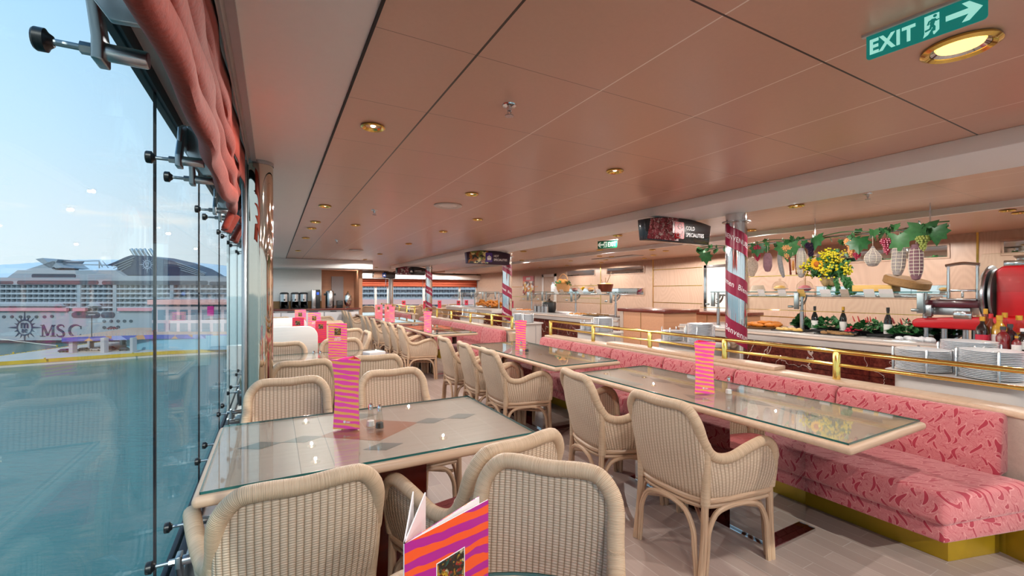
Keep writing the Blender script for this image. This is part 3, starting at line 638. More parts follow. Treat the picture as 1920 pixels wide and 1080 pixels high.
# the open menu in front
t = thing('menu_booklet', 'open pink and orange striped menu with food picture standing on the round table', 'menu', (.20, .758, .7388))
def leaf(dx, dy, mm, h=.222, name='page', lift=0):
    m = MB(); u = Vector((dx, dy, 0)); n = Vector((-dy, dx, 0)).normalized()*.0012
    m.v += [n*-1, u-n, u-n+Vector((0,0,h)), n*-1+Vector((0,0,h)), n, u+n, u+n+Vector((0,0,h)), n+Vector((0,0,h))]
    L = u.length; q = [(0,0),(L,0),(L,h),(0,h)]
    m.face([0,1,2,3], q, False, 0); m.face([7,6,5,4], [(0,h),(L,h),(L,0),(0,0)], False, 1)
    for f in ((3,2,6,7),(1,5,6,2),(0,3,7,4),(0,4,5,1)): m.face(list(f), None, False, 1)
    return m.build(name, mm, t)
c1 = leaf(.198, .076, [m_zebra3, m_paper], name='front_cover')
leaf(.187, .098, [m_paper, m_zebra3], name='back_cover'); leaf(.092, .172, [m_paper, m_paper]); leaf(.070, .189, [m_paper, m_paper])
u = Vector((.198, .076, 0)); un = u.normalized(); nn = Vector((un.y, -un.x, 0))
m = MB(); a = un*.073+nn*.0016; b_ = un*.142+nn*.0016
for p in (a+Vector((0,0,.03)), b_+Vector((0,0,.03)), b_+Vector((0,0,.152)), a+Vector((0,0,.152))): m.v.append(p)
m.face([0,1,2,3], [(0,0),(.07,0),(.07,.12),(0,.12)]); o = m.build('printed_picture', m_photo, t)
m = MB(); a = un*.071+nn*.0014; b_ = un*.144+nn*.0014
for p in (a+Vector((0,0,.028)), b_+Vector((0,0,.028)), b_+Vector((0,0,.154)), a+Vector((0,0,.154))): m.v.append(p)
m.face([0,1,2,3]); m.build('picture_border', m_text, o)
# ---------------------------------------------------------------- banquettes with low wall, ledge and brass rail
def banquette(y0, y1, nseg, label, end, rear=None):
    t = thing('banquette', label, 'bench', (0, 0, 0), 0, 'coral banquettes')
    L = (y1-y0)/nseg
    for i in range(nseg):
        a, c = y0+i*L, y0+(i+1)*L; g = .004
        m = MB()
        if i == 0 and end: m.prism([(3.345,a-.13),(3.36,c-g),(2.77,c-g),(2.77,a+.02)], .285, .445)
        else: m.box((2.77, a+g, .285), (3.36, c-g, .445))
        m.build('seat_cushion', m_fab, t, bevel=.032, seg=4)
        m = MB()
        if i == 0 and end: m.prism([(3.345,a-.11),(3.36,c-g),(2.82,c-g),(2.82,a+.04)], .19, .29)
        else: m.box((2.82, a+g, .19), (3.36, c-g, .29))
        m.build('seat_front', m_fab, t, bevel=.012)
        m = MB(); pr_ = [(3.30,.43),(3.345,.72),(3.375,.752),(3.42,.755),(3.455,.735),(3.46,.43)]; a0 = a-.03 if (i == 0 and end) else a
        m.prism([(p[0], p[1]) for p in pr_], a0+g, c-g, fn=lambda u, v, w: (u, w, v)); m.build('back_cushion', m_fab, t, bevel=.028, seg=4)
    k = MB(); k.prism([(3.07,y0+.10),(3.42,y0+.0),(3.46,y0+.1),(3.46,y1),(3.07,y1)], .0, .20) if end else k.box((3.07, y0, 0), (3.46, y1, .20)); k.build('brass_plinth', m_plinth, t, bevel=.003)
    return t
m_plinth = plain('tarnished_brass_plinth', '#a8861c', .35, .35, var=.45, scale=5)
banquette(.80, 5.30, 6, 'coral flame patterned banquette nearest the camera, along the low oak wall', True)
banquette(6.5, 11.2, 6, 'coral banquette second from the camera, beyond the gap by the pillar', False)
banquette(12.3, 16.6, 6, 'coral banquette farthest from the camera', False)
def lowwall(y0, y1, label, posts, first, newel=False):
    t = thing('low_partition', label, 'partition', (0, 0, 0), 0, 'low oak partitions'); t['kind'] = 'thing'
    m = MB(); pts = [(3.48, y1), (3.48, y0+.35), (3.475, y0+.08), (3.435, y0-.12), (3.36, y0-.34)] if first else [(3.48, y1), (3.48, y0)]
    inner = [(p[0]+.06, p[1]+ (0 if i < 2 else -.02*i*0)) for i, p in enumerate(pts)]
    m.prism(pts + [(p[0]+.08, p[1]) for p in reversed(pts)], 0, .735); m.build('panel', m_oak, t)
    m = MB(); m.prism([(p[0]-.012, p[1]) for p in pts] + [(p[0]+.175, p[1]) for p in reversed(pts)], .735, .77); m.build('ledge', m_tedge, t, bevel=.010)
    if first:
        MB().box((3.505, 2.05, .77), (3.66, 4.05, .80)).build('raised_shelf', m_tedge, t, bevel=.005)
        m = MB(); m.prism([(p[0]-.006, p[1]) for p in pts] + [(p[0]+.002, p[1]) for p in reversed(pts)], 0, .19); m.build('brass_kick', m_plinth, t)
        MB().box((pts[-1][0]-.012, pts[-1][1]-.03, 0), (pts[-1][0]+.09, pts[-1][1], .735)).build('end_post', m_tedge, t, bevel=.004); MB().box((pts[-1][0]-.004, pts[-1][1], 0), (pts[-1][0]+.01, pts[-1][1]+.014, .735)).build('dark_joint', m_dark, t)
    return t
def rail(ys, label, y0, y1):
    t = thing('brass_rail', label, 'railing', (0, 0, .77), 0, 'brass rails on the partitions')
    X = 3.565
    for z, r in ((.2, .016), (.105, .012)): MB().rod((X, y0, z), (X, y1, z), r, 12).build('rail_tube', m_brass, t)
    for y in ys: MB().lathe([(.024,0),(.024,.19),(.018,.2)], 16, (X, y, 0)).build('post', m_brass, t)
    return t
lowwall(.90, 5.36, 'low oak partition with ledge behind the nearest banquette', None, True)
rail([1.64, 2.53, 3.42, 4.37, 5.34], 'two bar polished brass rail behind the nearest banquette', -.6, 5.36)
lowwall(6.5, 11.3, 'low oak partition behind the second banquette', None, False)
rail([6.52, 7.3, 8.3, 9.4, 10.4, 11.25], 'two bar polished brass rail behind the second banquette', 6.5, 11.28)
lowwall(12.3, 16.8, 'low oak partition behind the farthest banquette', None, False)
rail([12.35, 13.2, 14.1, 15.0, 15.9, 16.75], 'two bar polished brass rail behind the farthest banquette', 12.3, 16.78)
tag(MB().lathe([(.07,0),(.075,.03),(.062,.05),(.062,.66),(.075,.69),(.075,.72),(1e-4,.72)], 20).build('newel_post', m_tedge, loc=(3.5, 6.36, 0)), 'rounded oak newel post at the near end of the second brass rail', 'post')
# ---------------------------------------------------------------- buffet counters
CX, CZ = 5.55, .90
def counter(y0, y1, label, marble=True):
    t = thing('buffet_counter', label, 'counter', (0, 0, 0), 0, 'buffet counters')
    MB().box((CX, y0, CZ-.03), (6.6, y1, CZ)).build('worktop', m_ctop, t, bevel=.006)
    m = MB(); m.box((CX+.01, y0, .765), (6.6, y1, CZ-.03)); m.build('apron', m_bone, t, bevel=.004)
    MB().box((CX-.03, y0, .845), (CX+.012, y1, .872)).build('tray_rail', m_bonetop, t, bevel=.006)
    m = MB()
    n = max(1, round((y1-y0)/.75))
    for i in range(n):
        a = y0+(y1-y0)*i/n; c = y0+(y1-y0)*(i+1)/n
        m.box((CX+.16, a+.002, .10), (6.5, c-.002, .475)).box((CX+.16, a+.002, .48), (6.5, c-.002, .765))
    m.build('marble_front', m_marble, t)
    MB().box((CX+.2, y0, 0), (6.5, y1, .10)).build('plinth', m_dark, t)
    MB().box((CX+.25, y0+.12, CZ-.002), (6.5, y1-.12, CZ+.004)).build('steel_well', m_steel, t, bevel=.002)
    return t
m_ctop = plain('steel_bone_top', '#c9c2bd', .22, .2, var=.03)
counter(-.9, 4.72, 'cold buffet counter with red marble front and bone apron, hams hanging above')
counter(6.1, 10.6, 'hot buffet counter with red marble front beyond the low oak cabinet')
counter(11.4, 15.2, 'bread buffet counter farthest away, behind the second striped pillar')
for y in (1.0, 1.55): pass
def ticket(x, y, z): return MB().box((-.002, -.035, -.02), (.002, .035, .02)).build('price_tag', m_paper, None)
# low cabinets with mahogany tops between the counters
def cab(y0, y1, x0, x1, h, label):
    t = thing('servery_cabinet', label, 'cabinet', (0, 0, 0), 0, 'low cabinets of the servery')
    MB().box((x0+.02, y0+.02, 0), (x1, y1-.02, h-.04)).build('body', m_cab, t); MB().box((x0-.01, y0-.03, h-.04), (x1+.02, y1+.03, h+.015)).build('worktop', m_woodred, t, bevel=.006)
    MB().box((x0+.012, (y0+y1)/2-.004, .03), (x0+.0215, (y0+y1)/2+.004, h-.05)).build('panel_joint', m_rind, t); MB().box((x0+.008, y1-.1, 0), (x0+.022, y1-.02, h-.04)).build('corner_stile', m_oak, t)
cab(4.98, 6.02, 5.5, 6.3, 1.09, 'low orange oak cabinet with mahogany top between the two buffet counters')
cab(4.55, 5.75, 6.75, 7.4, 1.03, 'low oak cabinet with mahogany top by the door')
# plate stations
def station(y0, y1, x0, x1, z, label):
    t = thing('plate_station', label, 'station', (0, 0, 0), 0, 'plate stations')
    def rr(x0, y0, x1, y1, r, n=5):
        P = []
        for cx, cy, a in ((x1-r, y1-r, 0), (x0+r, y1-r, 90), (x0+r, y0+r, 180), (x1-r, y0+r, 270)):
            for k in range(n+1): q = math.radians(a+90*k/n); P.append((cx+r*math.cos(q), cy+r*math.sin(q)))
        return P
    MB().prism(rr(x0, y0, x1, y1, .12), z-.025, z, sm=True).build('top', m_bone, t, bevel=.008); MB().prism(rr(x0+.05, y0+.05, x1-.02, y1-.05, .10), 0, z-.025, sm=True).build('cabinet_body', m_bone, t)
    MB().box((x1-.2, y0+.046, .08), (x1-.19, y0+.05, z-.05)).build('door_joint', m_grey, t)
    return t
station(.78, 1.56, 4.0, 4.72, .82, 'bone coloured plate station at the right, in front of the sauce bottles')
station(3.05, 3.85, 4.0, 4.5, .82, 'bone coloured plate station left of the nearest striped pillar')
station(4.75, 5.45, 4.0, 4.5, .82, 'bone coloured plate station in front of the orange oak cabinet')
station(6.9, 7.65, 4.0, 4.5, .82, 'bone coloured plate station beside the second striped pillar')
station(9.5, 10.2, 4.0, 4.5, .82, 'bone coloured plate station farthest away behind the brass rail')
plate_p = [(1e-4,.004),(.085,.004),(.135,.013),(.152,.019),(.154,.0205),(.150,.022),(.085,.010),(1e-4,.009)]
plate_m = None
def stack(x, y, z, n, sc, label, group, pile=.011):
    global plate_m
    for i in range(n):
        lb = 'white dinner plate at the top of the %s' % label if i == n-1 else 'white dinner plate inside the %s' % label
        if plate_m is None: o = MB().lathe(plate_p, 28).build('dinner_plate', m_ceramic); plate_m = o
        else: o = plate_m.copy(); COL.objects.link(o)
        o.location = (x, y, z+i*pile*sc-.004*sc); o.scale = (sc, sc, sc); o.rotation_euler = (0, 0, random.random()); tag(o, lb, 'plate', group)
def cage(x, y, z, r, h, label, full=False):
    t = thing('plate_guard', label, 'plate rack', (x, y, z), 0, 'steel plate guards')
    for k in range(4):
        a = k*PI/2+.45; MB().lathe([(.008,0),(.008,h-.006),(.004,h)], 10, ((r+.010)*math.cos(a), (r+.010)*math.sin(a), 0)).build('guard_rod', m_steel, t)
stacks = [(4.19, 1.37, 14, 1.0, 'left stack at the near plate station', .17), (4.19, 1.02, 17, 1.0, 'right stack at the near plate station', .20), (4.54, 1.22, 19, 1.0, 'rear stack at the near plate station', .2),
 (4.22, 3.30, 22, .9, 'tall stack left of the nearest pillar', .2), (4.20, 3.66, 13, .8, 'short stack left of the nearest pillar', .16),
 (4.22, 4.95, 20, .9, 'tall stack before the oak cabinet', .2), (4.20, 5.27, 13, .75, 'short stack before the oak cabinet', .16),
 (4.2, 7.08, 17, .8, 'right stack beside the second pillar', .17), (4.2, 7.42, 17, .8, 'left stack beside the second pillar', .17), (4.2, 9.7, 17, .8, 'near stack at the farthest station', .17), (4.2, 10.0, 17, .8, 'far stack at the farthest station', .17)]
for x, y, n, s, lb, h in stacks:
    stack(x, y, .82, n, s, lb, 'plates of the ' + lb); cage(x, y, .82, .154*s, h, 'steel rod guard around the ' + lb)
# sneeze guards
def guard(y0, y1, posts, label, shelf=True):
    t = thing('sneeze_guard', label, 'sneeze guard', (0, 0, 0), 0, 'sneeze guards')
    o = MB().box((5.86, y0, 1.392), (6.42, y1, 1.402)).build('glass_shelf', m_guard, t); MB().box((5.857, y0, 1.3915), (5.86, y1, 1.4025)).build('glass_edge', m_edge, o)
    m = MB(); m.v += [Vector(p) for p in ((5.84, y0, 1.385), (5.84, y1, 1.385), (5.63, y1, 1.17), (5.63, y0, 1.17))]; m.face([0,1,2,3]); g = m.build('front_glass', m_guard, t, solid=.006)
    MB().rod((5.629, y0, 1.168), (5.629, y1, 1.168), .004, 6).build('glass_edge', m_brass, g)
    MB().box((6.0, y0+.05, 1.335), (6.3, y1-.05, 1.36)).build('heat_lamp_bar', m_steel, t, bevel=.004)
    for y in posts:
        MB().lathe([(.030,0),(.030,.008),(.024,.012),(.024,.27),(.017,.275),(.017,.49)], 16, (5.95, y, CZ)).build('post', m_steel, t)
        m = MB()
        for k in range(4):
            r = .05+.035*k; m.tube([(5.97 + r*math.sin(a)*.9 - .02, y+.016*(k%2), 1.36-.0*k - r*math.cos(a)*.9 + .02*0) for a in [math.radians(-20+14*j) for j in range(9)]], .009, 8)
        m.build('fan_bracket', m_steel, t)
        MB().cbox((5.83, y, 1.285), (.03, .055, .21)).rod((5.70, y-.03, 1.215), (5.70, y+.03, 1.215), .016, 10).rod((5.84, y-.03, 1.37), (5.84, y+.03, 1.37), .014, 10).build('glass_clamp', m_dsteel, t, bevel=.004)
    return t
guard(1.84, 4.4, [1.92, 3.13, 4.33], 'glass sneeze guard with steel posts over the cold buffet')
guard(6.35, 9.9, [6.6, 7.9, 9.1, 9.8], 'glass sneeze guard with steel posts over the hot buffet')
guard(11.5, 14.9, [11.7, 12.6, 13.5, 14.6], 'glass sneeze guard over the far bread counter')
# dish cards clipped along the shelf
for i, (px, w, m) in enumerate([(1428, .09, m_paper), (1467, .1, m_paper), (1503, .08, m_cheese), (1548, .11, m_paper), (1584, .085, m_oak), (1630, .10, m_paper), (1662, .125, m_paper)]):
    y = atX(px, 553, 5.84)[1]; o = MB().box((-.002, -w/2, -.05), (.002, w/2, .05)).build('dish_card', m)
    o.location = (5.835, y, 1.385); o.rotation_euler = (0, -.5, 0); tag(o, 'small dish card clipped on the cold buffet shelf, %s from the left' % ORD[i], 'card', 'dish cards on the glass shelf')
for i, (px, m) in enumerate([(1043, m_paper), (1054, m_oak), (1089, m_paper), (1123, m_paper)]):
    y = atX(px, 553, 5.84)[1]; o = MB().box((-.002, -.07, -.06), (.002, .07, .06)).build('dish_card', m)
    o.location = (5.835, y, 1.40); o.rotation_euler = (0, -.5, 0); tag(o, 'dish card on the hot buffet shelf, %s along it' % ORD[i], 'card', 'dish cards on the hot buffet')
# ---------------------------------------------------------------- hanging display over the cold buffet
t = thing('hanging_rod', 'chrome rod hung under the ceiling carrying vines, grapes and cured meats', 'rod', (6.0, 0, 2.07))
MB().rod((0, 1.75, 0), (0, 4.7, 0), .014, 12).build('rod_bar', m_chrome, t)
for y in (1.9, 3.0, 4.2): MB().rod((0, y, 0), (0, y, CEIL-2.07), .006, 8).build('hanger', m_chrome, t)
def vleaf(m, c, s, yaw, tilt, roll=0.0, mi=0):
    o = [(0,0),(.18,-.12),(.5,-.18),(.42,.05),(.62,.22),(.42,.36),(.42,.62),(.2,.6),(0,.95),(-.2,.6),(-.42,.62),(-.42,.36),(-.62,.22),(-.42,.05),(-.5,-.18),(-.18,-.12)]
    M = Matrix.Translation(c) @ Matrix.Rotation(yaw, 4, 'Z') @ Matrix.Rotation(tilt, 4, 'X') @ Matrix.Rotation(roll, 4, 'Y')
    k = len(m.v); m.v.append(M @ Vector((0, .25*s, .06*s)))
    for (x, y) in o: m.v.append(M @ Vector((x*s, y*s, -.10*s*abs(x)*2)))
    n = len(o)
    for i in range(n): m.face([k, k+1+i, k+1+(i+1) % n], None, True, mi)
t = thing('vine_garland', 'garland of artificial green vine leaves wound along the hanging rod', 'garland', (6.0, 0, 2.07))
m = MB(); P = [(.03*math.sin(y*9), y, .025+.02*math.cos(y*7)) for y in [1.75+.08*i for i in range(38)]]; m.tube(P, .006, 6); m.build('vine_stem', m_leaf2, t)
m = MB(); m2 = MB()
for i in range(74):
    y = 1.78+random.random()*2.95; vleaf(m if i % 2 else m2, (random.uniform(-.09,.05), y, random.uniform(-.05,.07)), random.uniform(.055,.10), random.uniform(0, 6.3), random.uniform(-2.3,-1.1))
for (y, z, s) in ((1.93,.02,.25),(1.84,-.02,.2),(2.14,-.06,.22),(2.5,-.06,.2),(3.3,-.05,.26),(2.95,.02,.2),(3.7,-.02,.18),(4.55,-.08,.2)): vleaf(m if s > .2 else m2, (-.08, y, z), s, PI/2+random.uniform(-.5,.5), random.uniform(-1.9,-1.3))
m.build('vine_leaves', m_leaf, t); m2.build('vine_leaves', m_leaf2, t)
def hang(px, py): x, y, z = atX(px, py, 6.0); return y, z
def grapes(px, py0, py1, wpx, mat, label):
    y, z1 = hang(px, py0); _, z0 = hang(px, py1); d = 6.0*SA+y*CA; R = wpx/2*d/F; H = z1-z0
    t = thing('grape_bunch', label, 'grapes', (5.97, y, z1), 0, 'artificial grape bunches'); m = MB(); r = .013
    lay = int(H/(r*1.55))
    for k in range(lay):
        f = k/max(lay-1, 1); rr = R*(1-f)**.7*(.75+.25*math.sin(f*9))+.004; n = max(1, int(rr*2*PI/(r*1.9)))
        for j in range(n): a = j/n*2*PI+k*.7; m.ball((rr*math.cos(a)+random.uniform(-.003,.003), rr*math.sin(a), -k*r*1.55-r), r*random.uniform(.9,1.1), 7, 5)
    m.build('berries', mat, t); MB().rod((0, 0, -.01), (.0, .0, .06), .004, 6).build('stem', m_leaf2, t)
m_gr = plain('red_grapes', '#a52a48', .25, var=.4, scale=40); m_gp = plain('peach_grapes', '#eba970', .25, var=.3, scale=30); m_gb = plain('black_grapes', '#2b1a34', .25, var=.4); m_gg = plain('green_grapes', '#a9b560', .25, var=.25)
grapes(1423, 460, 490, 18, m_gr, 'red grape bunch left of the others beside the striped pillar'); grapes(1478, 460, 488, 18, m_gp, 'peach grape bunch above the small salami rack'); grapes(1523, 455, 487, 18, m_gb, 'black grape bunch hanging left of the sunflowers')
grapes(1599, 447, 483, 22, m_gp, 'peach grape bunch hanging right of the sunflowers'); grapes(1665, 447, 480, 18, m_gr, 'red grape bunch between the netted cheese and the first big salami'); grapes(1733, 442, 474, 20, m_gg, 'green grape bunch behind the rightmost netted salami'); grapes(1609, 474, 489, 12, m_gr, 'small dark red grape bunch below the peach grapes')
def cured(px, py0, py1, wpx, mat, label, net=None, shape='long', lean=0.0, name='salami'):
    y, z1 = hang(px, py0); _, z0 = hang(px, py1); d = 6.0*SA+y*CA; R = wpx/2*d/F; H = z1-z0
    t = thing(name, label, 'cured meat' if name != 'netted_cheese' else 'cheese', (5.98, y, z1), 0, 'hanging cured meats')
    pf = {'long': [0,.62,.9,1,1,1,1,1,.97,.85,.55,0], 'drop': [0,.16,.3,.5,.72,.9,1,1,.95,.8,.5,0], 'egg': [0,.45,.72,.9,1,1,.97,.9,.78,.6,.36,0]}[shape]; n = len(pf)
    zs = [(-H*(i/(n-1))) for i in range(n)]; zs[1] = -H*.03; zs[-2] = -H*.97
    m = MB(); P = [(lean*math.sin(-z/H*3)*.5, lean*(-z/H), z) for z in zs]; m.tube(P, [max(R*f, 1e-4) for f in pf], 16, caps=False); m.build('casing', mat, t)
    MB().rod((0,0,-.005), (0,0,2.065-z1), .0022, 6).build('hanging_string', m_rope, t)
    if net:
        m = MB(); prof = lambda f: R*pf[min(int(f*(n-1)), n-2)]*(1-(f*(n-1) % 1)) + R*pf[min(int(f*(n-1))+1, n-1)]*(f*(n-1) % 1)
        for k in range(1, net):
            f = k/net; r = prof(f)*1.02+.001; m.tube([(lean*math.sin(f*3)*.5+r*math.cos(a), lean*f+r*math.sin(a), -H*f) for a in [2*PI*j/18 for j in range(18)]], .0032, 4, closed=True)
        for j in range(8):
            a = 2*PI*j/8; m.tube([(lean*math.sin(f*3)*.5+(prof(f)*1.02+.001)*math.cos(a), lean*f+(prof(f)*1.02+.001)*math.sin(a), -H*f) for f in [.03+.94*k/20 for k in range(21)]], .0026, 4)
        m.build('netting', m_rope, t)
m_sal = plain('moulded_salami', '#a09896', .8, var=.45, scale=45, bump=.3); m_sal2 = plain('dark_salami', '#85606a', .7, var=.35, scale=30); m_grey2 = plain('grey_cured_sausage', '#8c8a8c', .8, var=.5, scale=60, bump=.4); m_ham = plain('peppered_ham', '#b8a696', .8, var=.7, scale=70, bump=.4)
cured(1412, 482, 519, 20, m_ham, 'round peppered ham hanging leftmost, next to the striped pillar', None, 'egg', name='hanging_ham'); cured(1441, 474, 510, 15, m_sal2, 'smooth dark purple salami hanging second from the left'); cured(1463, 470, 521, 8, m_grey2, 'long thin grey cured sausage hanging over the glass dome', None, 'long', -.06, 'cured_sausage')
cured(1504, 464, 521, 15, m_sal, 'pale long salami in fine netting left of the sunflowers', 26); cured(1638, 461, 500, 26, m_sal, 'pear shaped netted cheese hanging right of the sunflowers', 12, 'drop', name='netted_cheese'); cured(1688, 453, 518, 21, m_sal, 'fat netted salami hanging left of the green grapes', 10, 'long', .02); cured(1719, 457, 526, 21, m_sal2, 'rightmost fat salami in white netting', 11)
t = thing('wooden_rack', 'little hanging wooden rack with a small sausage between two sticks', 'rack', (5.98, hang(1488, 478)[0], hang(1488, 478)[1]), 0)
MB().rod((0,-.035,0), (0,-.05,-.26), .012, 8).rod((0,.045,0), (0,.025,-.26), .012, 8).build('stick', m_woodred, t); MB().rod((0,-.06,-.05),(0,.05,-.05),.005,6).rod((0,-.06,-.22),(0,.05,-.22),.005,6).build('binding', m_rope, t)
MB().ball((0,-.005,-.14), .018, 10, 8, 0, (1,1,3.8)).build('small_sausage', m_bread, t); MB().rod((0,0,0),(0,0,.12),.002,6).build('hanging_string', m_rope, t)
# ---------------------------------------------------------------- on the glass shelf
SZ = 1.4025
def shelf(px, x=6.1): return atX(px, 540, x)[1]
def dome(px, label, content, z=SZ, x=6.1, s=1.0):
    t = thing('glass_dome', label, 'cake stand', (x, shelf(px, x), z), 0, 'glass domes'); t.scale = (s, s, s)
    MB().lathe([(.06,0),(.062,.004),(.015,.012),(.013,.03),(.10,.036),(.105,.042),(.10,.043),(1e-4,.043)], 24).build('stand', m_ceramic, t); MB().lathe([(.095,.044),(.096,.06),(.085,.10),(.05,.135),(.018,.145)], 24, caps=False).build('dome_cover', m_bottle, t)
    MB().ball((0,0,.163), .018, 12, 8).build('knob', m_bottle, t); MB().ball((0,0,.044), .075, 16, 8, 0, (1,1,.55)).build('content', content, t)
dome(1462, 'glass dome on a stand under the thin grey sausage', m_cheese); dome(1509, 'glass dome on a stand with sliced pink meat, left of the vase', plain('pink_meat', '#c4707a', .5, var=.3))
t = thing('wicker_bowl', 'pale upside down woven bowl on the glass shelf next to the striped pillar', 'bowl', (6.1, shelf(1421), SZ)); MB().lathe([(.10,0),(.085,.05),(.07,.09),(1e-4,.092)], 24).build('bowl', plain('pale_weave', '#c9b8a4', .7, var=.2, scale=90, bump=.5), t); MB().lathe([(.098,-.0),(.105,.003),(.10,.01)], 24, caps=False).build('rim', m_rope, t)
t = thing('flower_vase', 'glass goblet vase of sunflowers and yellow blossom on the shelf', 'vase', (6.1, shelf(1556), SZ))
MB().lathe([(.055,0),(.056,.006),(.015,.02),(.03,.04),(.085,.08),(.10,.13),(.092,.19),(.098,.21)], 28, caps=False).build('goblet', m_bottle, t); MB().lathe([(1e-4,.045),(.07,.075),(.09,.12),(.085,.17),(1e-4,.175)], 24).build('packing_straw', plain('straw', '#b59a6a', .8, var=.6, scale=120), t)
m = MB(); m2 = MB(); m3 = MB(); m4 = MB()
for i in range(60):
    a = random.uniform(0, 2*PI); e = random.uniform(.15, 1.5); L = random.uniform(.16, .30); d = Vector((math.cos(a)*math.cos(e), math.sin(a)*math.cos(e), math.sin(e))); q = Vector((0,0,.2)) + d*L; m.tube([(0,0,.18), Vector((0,0,.2))+d*L*.5, q], .003, 4)
    if i % 2:
        for k in range(24): m3.ball(q+Vector((random.gauss(0,.042), random.gauss(0,.042), random.gauss(0,.035))), random.uniform(.009,.016), 5, 3)
    for k in range(6): vleaf(m2, q*random.uniform(.6,1)+Vector((0,0,.05)), random.uniform(.03,.07), random.uniform(0,6.3), random.uniform(-2,-.6))
for k in range(10):
    a = math.radians(random.uniform(200, 380)); P = [Vector((0,0,.2)), Vector((-.05, .22*math.sin(a), .17)), Vector((-.06, .28*math.sin(a)*1.05, .02+random.uniform(-.06,.05)))]; m.tube(P, .0025, 4)
    for j in range(10): vleaf(m2, P[1].lerp(P[2], j/9), .05, random.uniform(0,6.3), random.uniform(-2.2,-1))
def sunflower(c, r):
    for k in range(18):
        a = k/18*2*PI; tq = Matrix.Translation(c) @ Matrix.Rotation(-PI/2-.25, 4, 'Y') @ Matrix.Rotation(a, 4, 'Z'); n0 = len(m4.v)
        m4.v += [tq @ Vector(p) for p in ((r*.4,-r*.12,0),(r*.8,-r*.13,.006),(r*1.1,0,.0),(r*.8,r*.13,.006),(r*.4,r*.12,0))]; m4.face([n0,n0+1,n0+2,n0+3,n0+4])
    mc.ball(c+Vector((-.004,0,0)), r*.46, 12, 8, 0, (.5,1,1))
mc = MB(); sunflower(Vector((-.20,.05,.34)), .075); sunflower(Vector((-.15,.27,.27)), .05)
m.build('stems', m_leaf2, t); m2.build('foliage', m_leaf, t); m3.build('yellow_blossom', m_yellow, t); m4.build('sunflower_petals', m_sun, t); mc.build('sunflower_centre', plain('sunflower_brown', '#b5651a', .8, var=.5, scale=200), t)
tag(MB().prism([(-.11,-.19),(.11,-.19),(.11,.19),(-.11,.19)], 0, .075).build('cheese_block', m_cheese, loc=(6.1, shelf(1642), SZ), bevel=.008), 'yellow cut cheese slab on the glass shelf under the leaning cheese wheel', 'cheese')
o = MB().lathe([(1e-4,-.045),(.19,-.045),(.205,-.03),(.205,.03),(.19,.045),(1e-4,.045)], 36).build('aged_cheese', m_rind, loc=(6.12, shelf(1700, 6.12), SZ+.105)); o.rotation_euler = (.28, -.05, 0); tag(o, 'brown rinded cheese wheel tilted on the glass shelf', 'cheese')
# middle counter display
def shelfB(px, x=6.1): return atX(px, 545, x)[1]
t = thing('gift_basket', 'wicker basket with tall handle full of bread and greens on the hot buffet shelf', 'basket', (6.1, shelfB(1056), SZ))
MB().lathe([(.14,0),(.18,.18),(.185,.19),(.175,.19),(.13,.01),(1e-4,.01)], 28).build('basket_body', m_wicker2, t); MB().tube(cr([(0,-.18,.18),(0,-.16,.33),(0,0,.42),(0,.16,.33),(0,.18,.18)], 5), .012, 8).build('handle', m_wicker2, t)
m = MB(); m.ball((-.03,.07,.24), .09, 14, 9, 0, (1,1.1,.8)).ball((-.03,-.09,.23), .08, 14, 9, 0, (1,1,.85)); m.build('bread_loaf', m_bread, t)
m = MB()
for i in range(60): a = random.uniform(0, 6.3); vleaf(m, (.18*math.cos(a)*random.uniform(.3,1), .19*math.sin(a), random.uniform(.17,.27)), random.uniform(.04,.07), a, random.uniform(-1.6,0))
m.build('greens', m_leaf, t)
t = thing('copper_pan', 'copper pot with wooden spoon handles on the hot buffet shelf', 'pot', (6.1, shelfB(1135), SZ))
MB().lathe([(1e-4,0),(.13,0),(.165,.15),(.17,.155),(.16,.155),(.125,.01),(1e-4,.01)], 28).build('pot_body', m_copper, t); MB().ball((0,0,.14), .15, 16, 8, 0, (1,1,.3)).build('pot_content', m_cheese, t)
for a, l in ((.9, .36), (-.7, .16), (.45, .2)): MB().rod((0, -.03*a, .15), (-.05, -l*a*.75, .15+l*.7), .009, 8).build('wooden_spoon', m_tedge, t)
dome(1078, 'glass dome on the hot buffet shelf next to the bread basket', plain('cured_ham_slices', '#7a3326', .5)); dome(1108, 'glass dome on the hot buffet shelf next to the copper pot', m_bread)
t = thing('melon_slice', 'yellow melon wedge on the hot buffet shelf', 'fruit', (6.0, shelfB(1090, 6.0), SZ)); MB().prism([(.0,0),(.09,.02),(.17,.10),(.16,.11),(.07,.06),(.0,.04)], -.03, .03, fn=lambda u, v, w: (w, -u+.08, v)).build('flesh', m_sun, t)
t = thing('milk_flask', 'white lidded flask left of the bread basket', 'flask', (6.1, shelfB(1037), SZ)); MB().lathe([(1e-4,0),(.055,0),(.055,.15),(.03,.19),(.03,.2)], 20).build('flask_body', m_ceramic, t); MB().lathe([(.033,.2),(.033,.235),(1e-4,.24)], 16).build('flask_lid', m_steel, t)
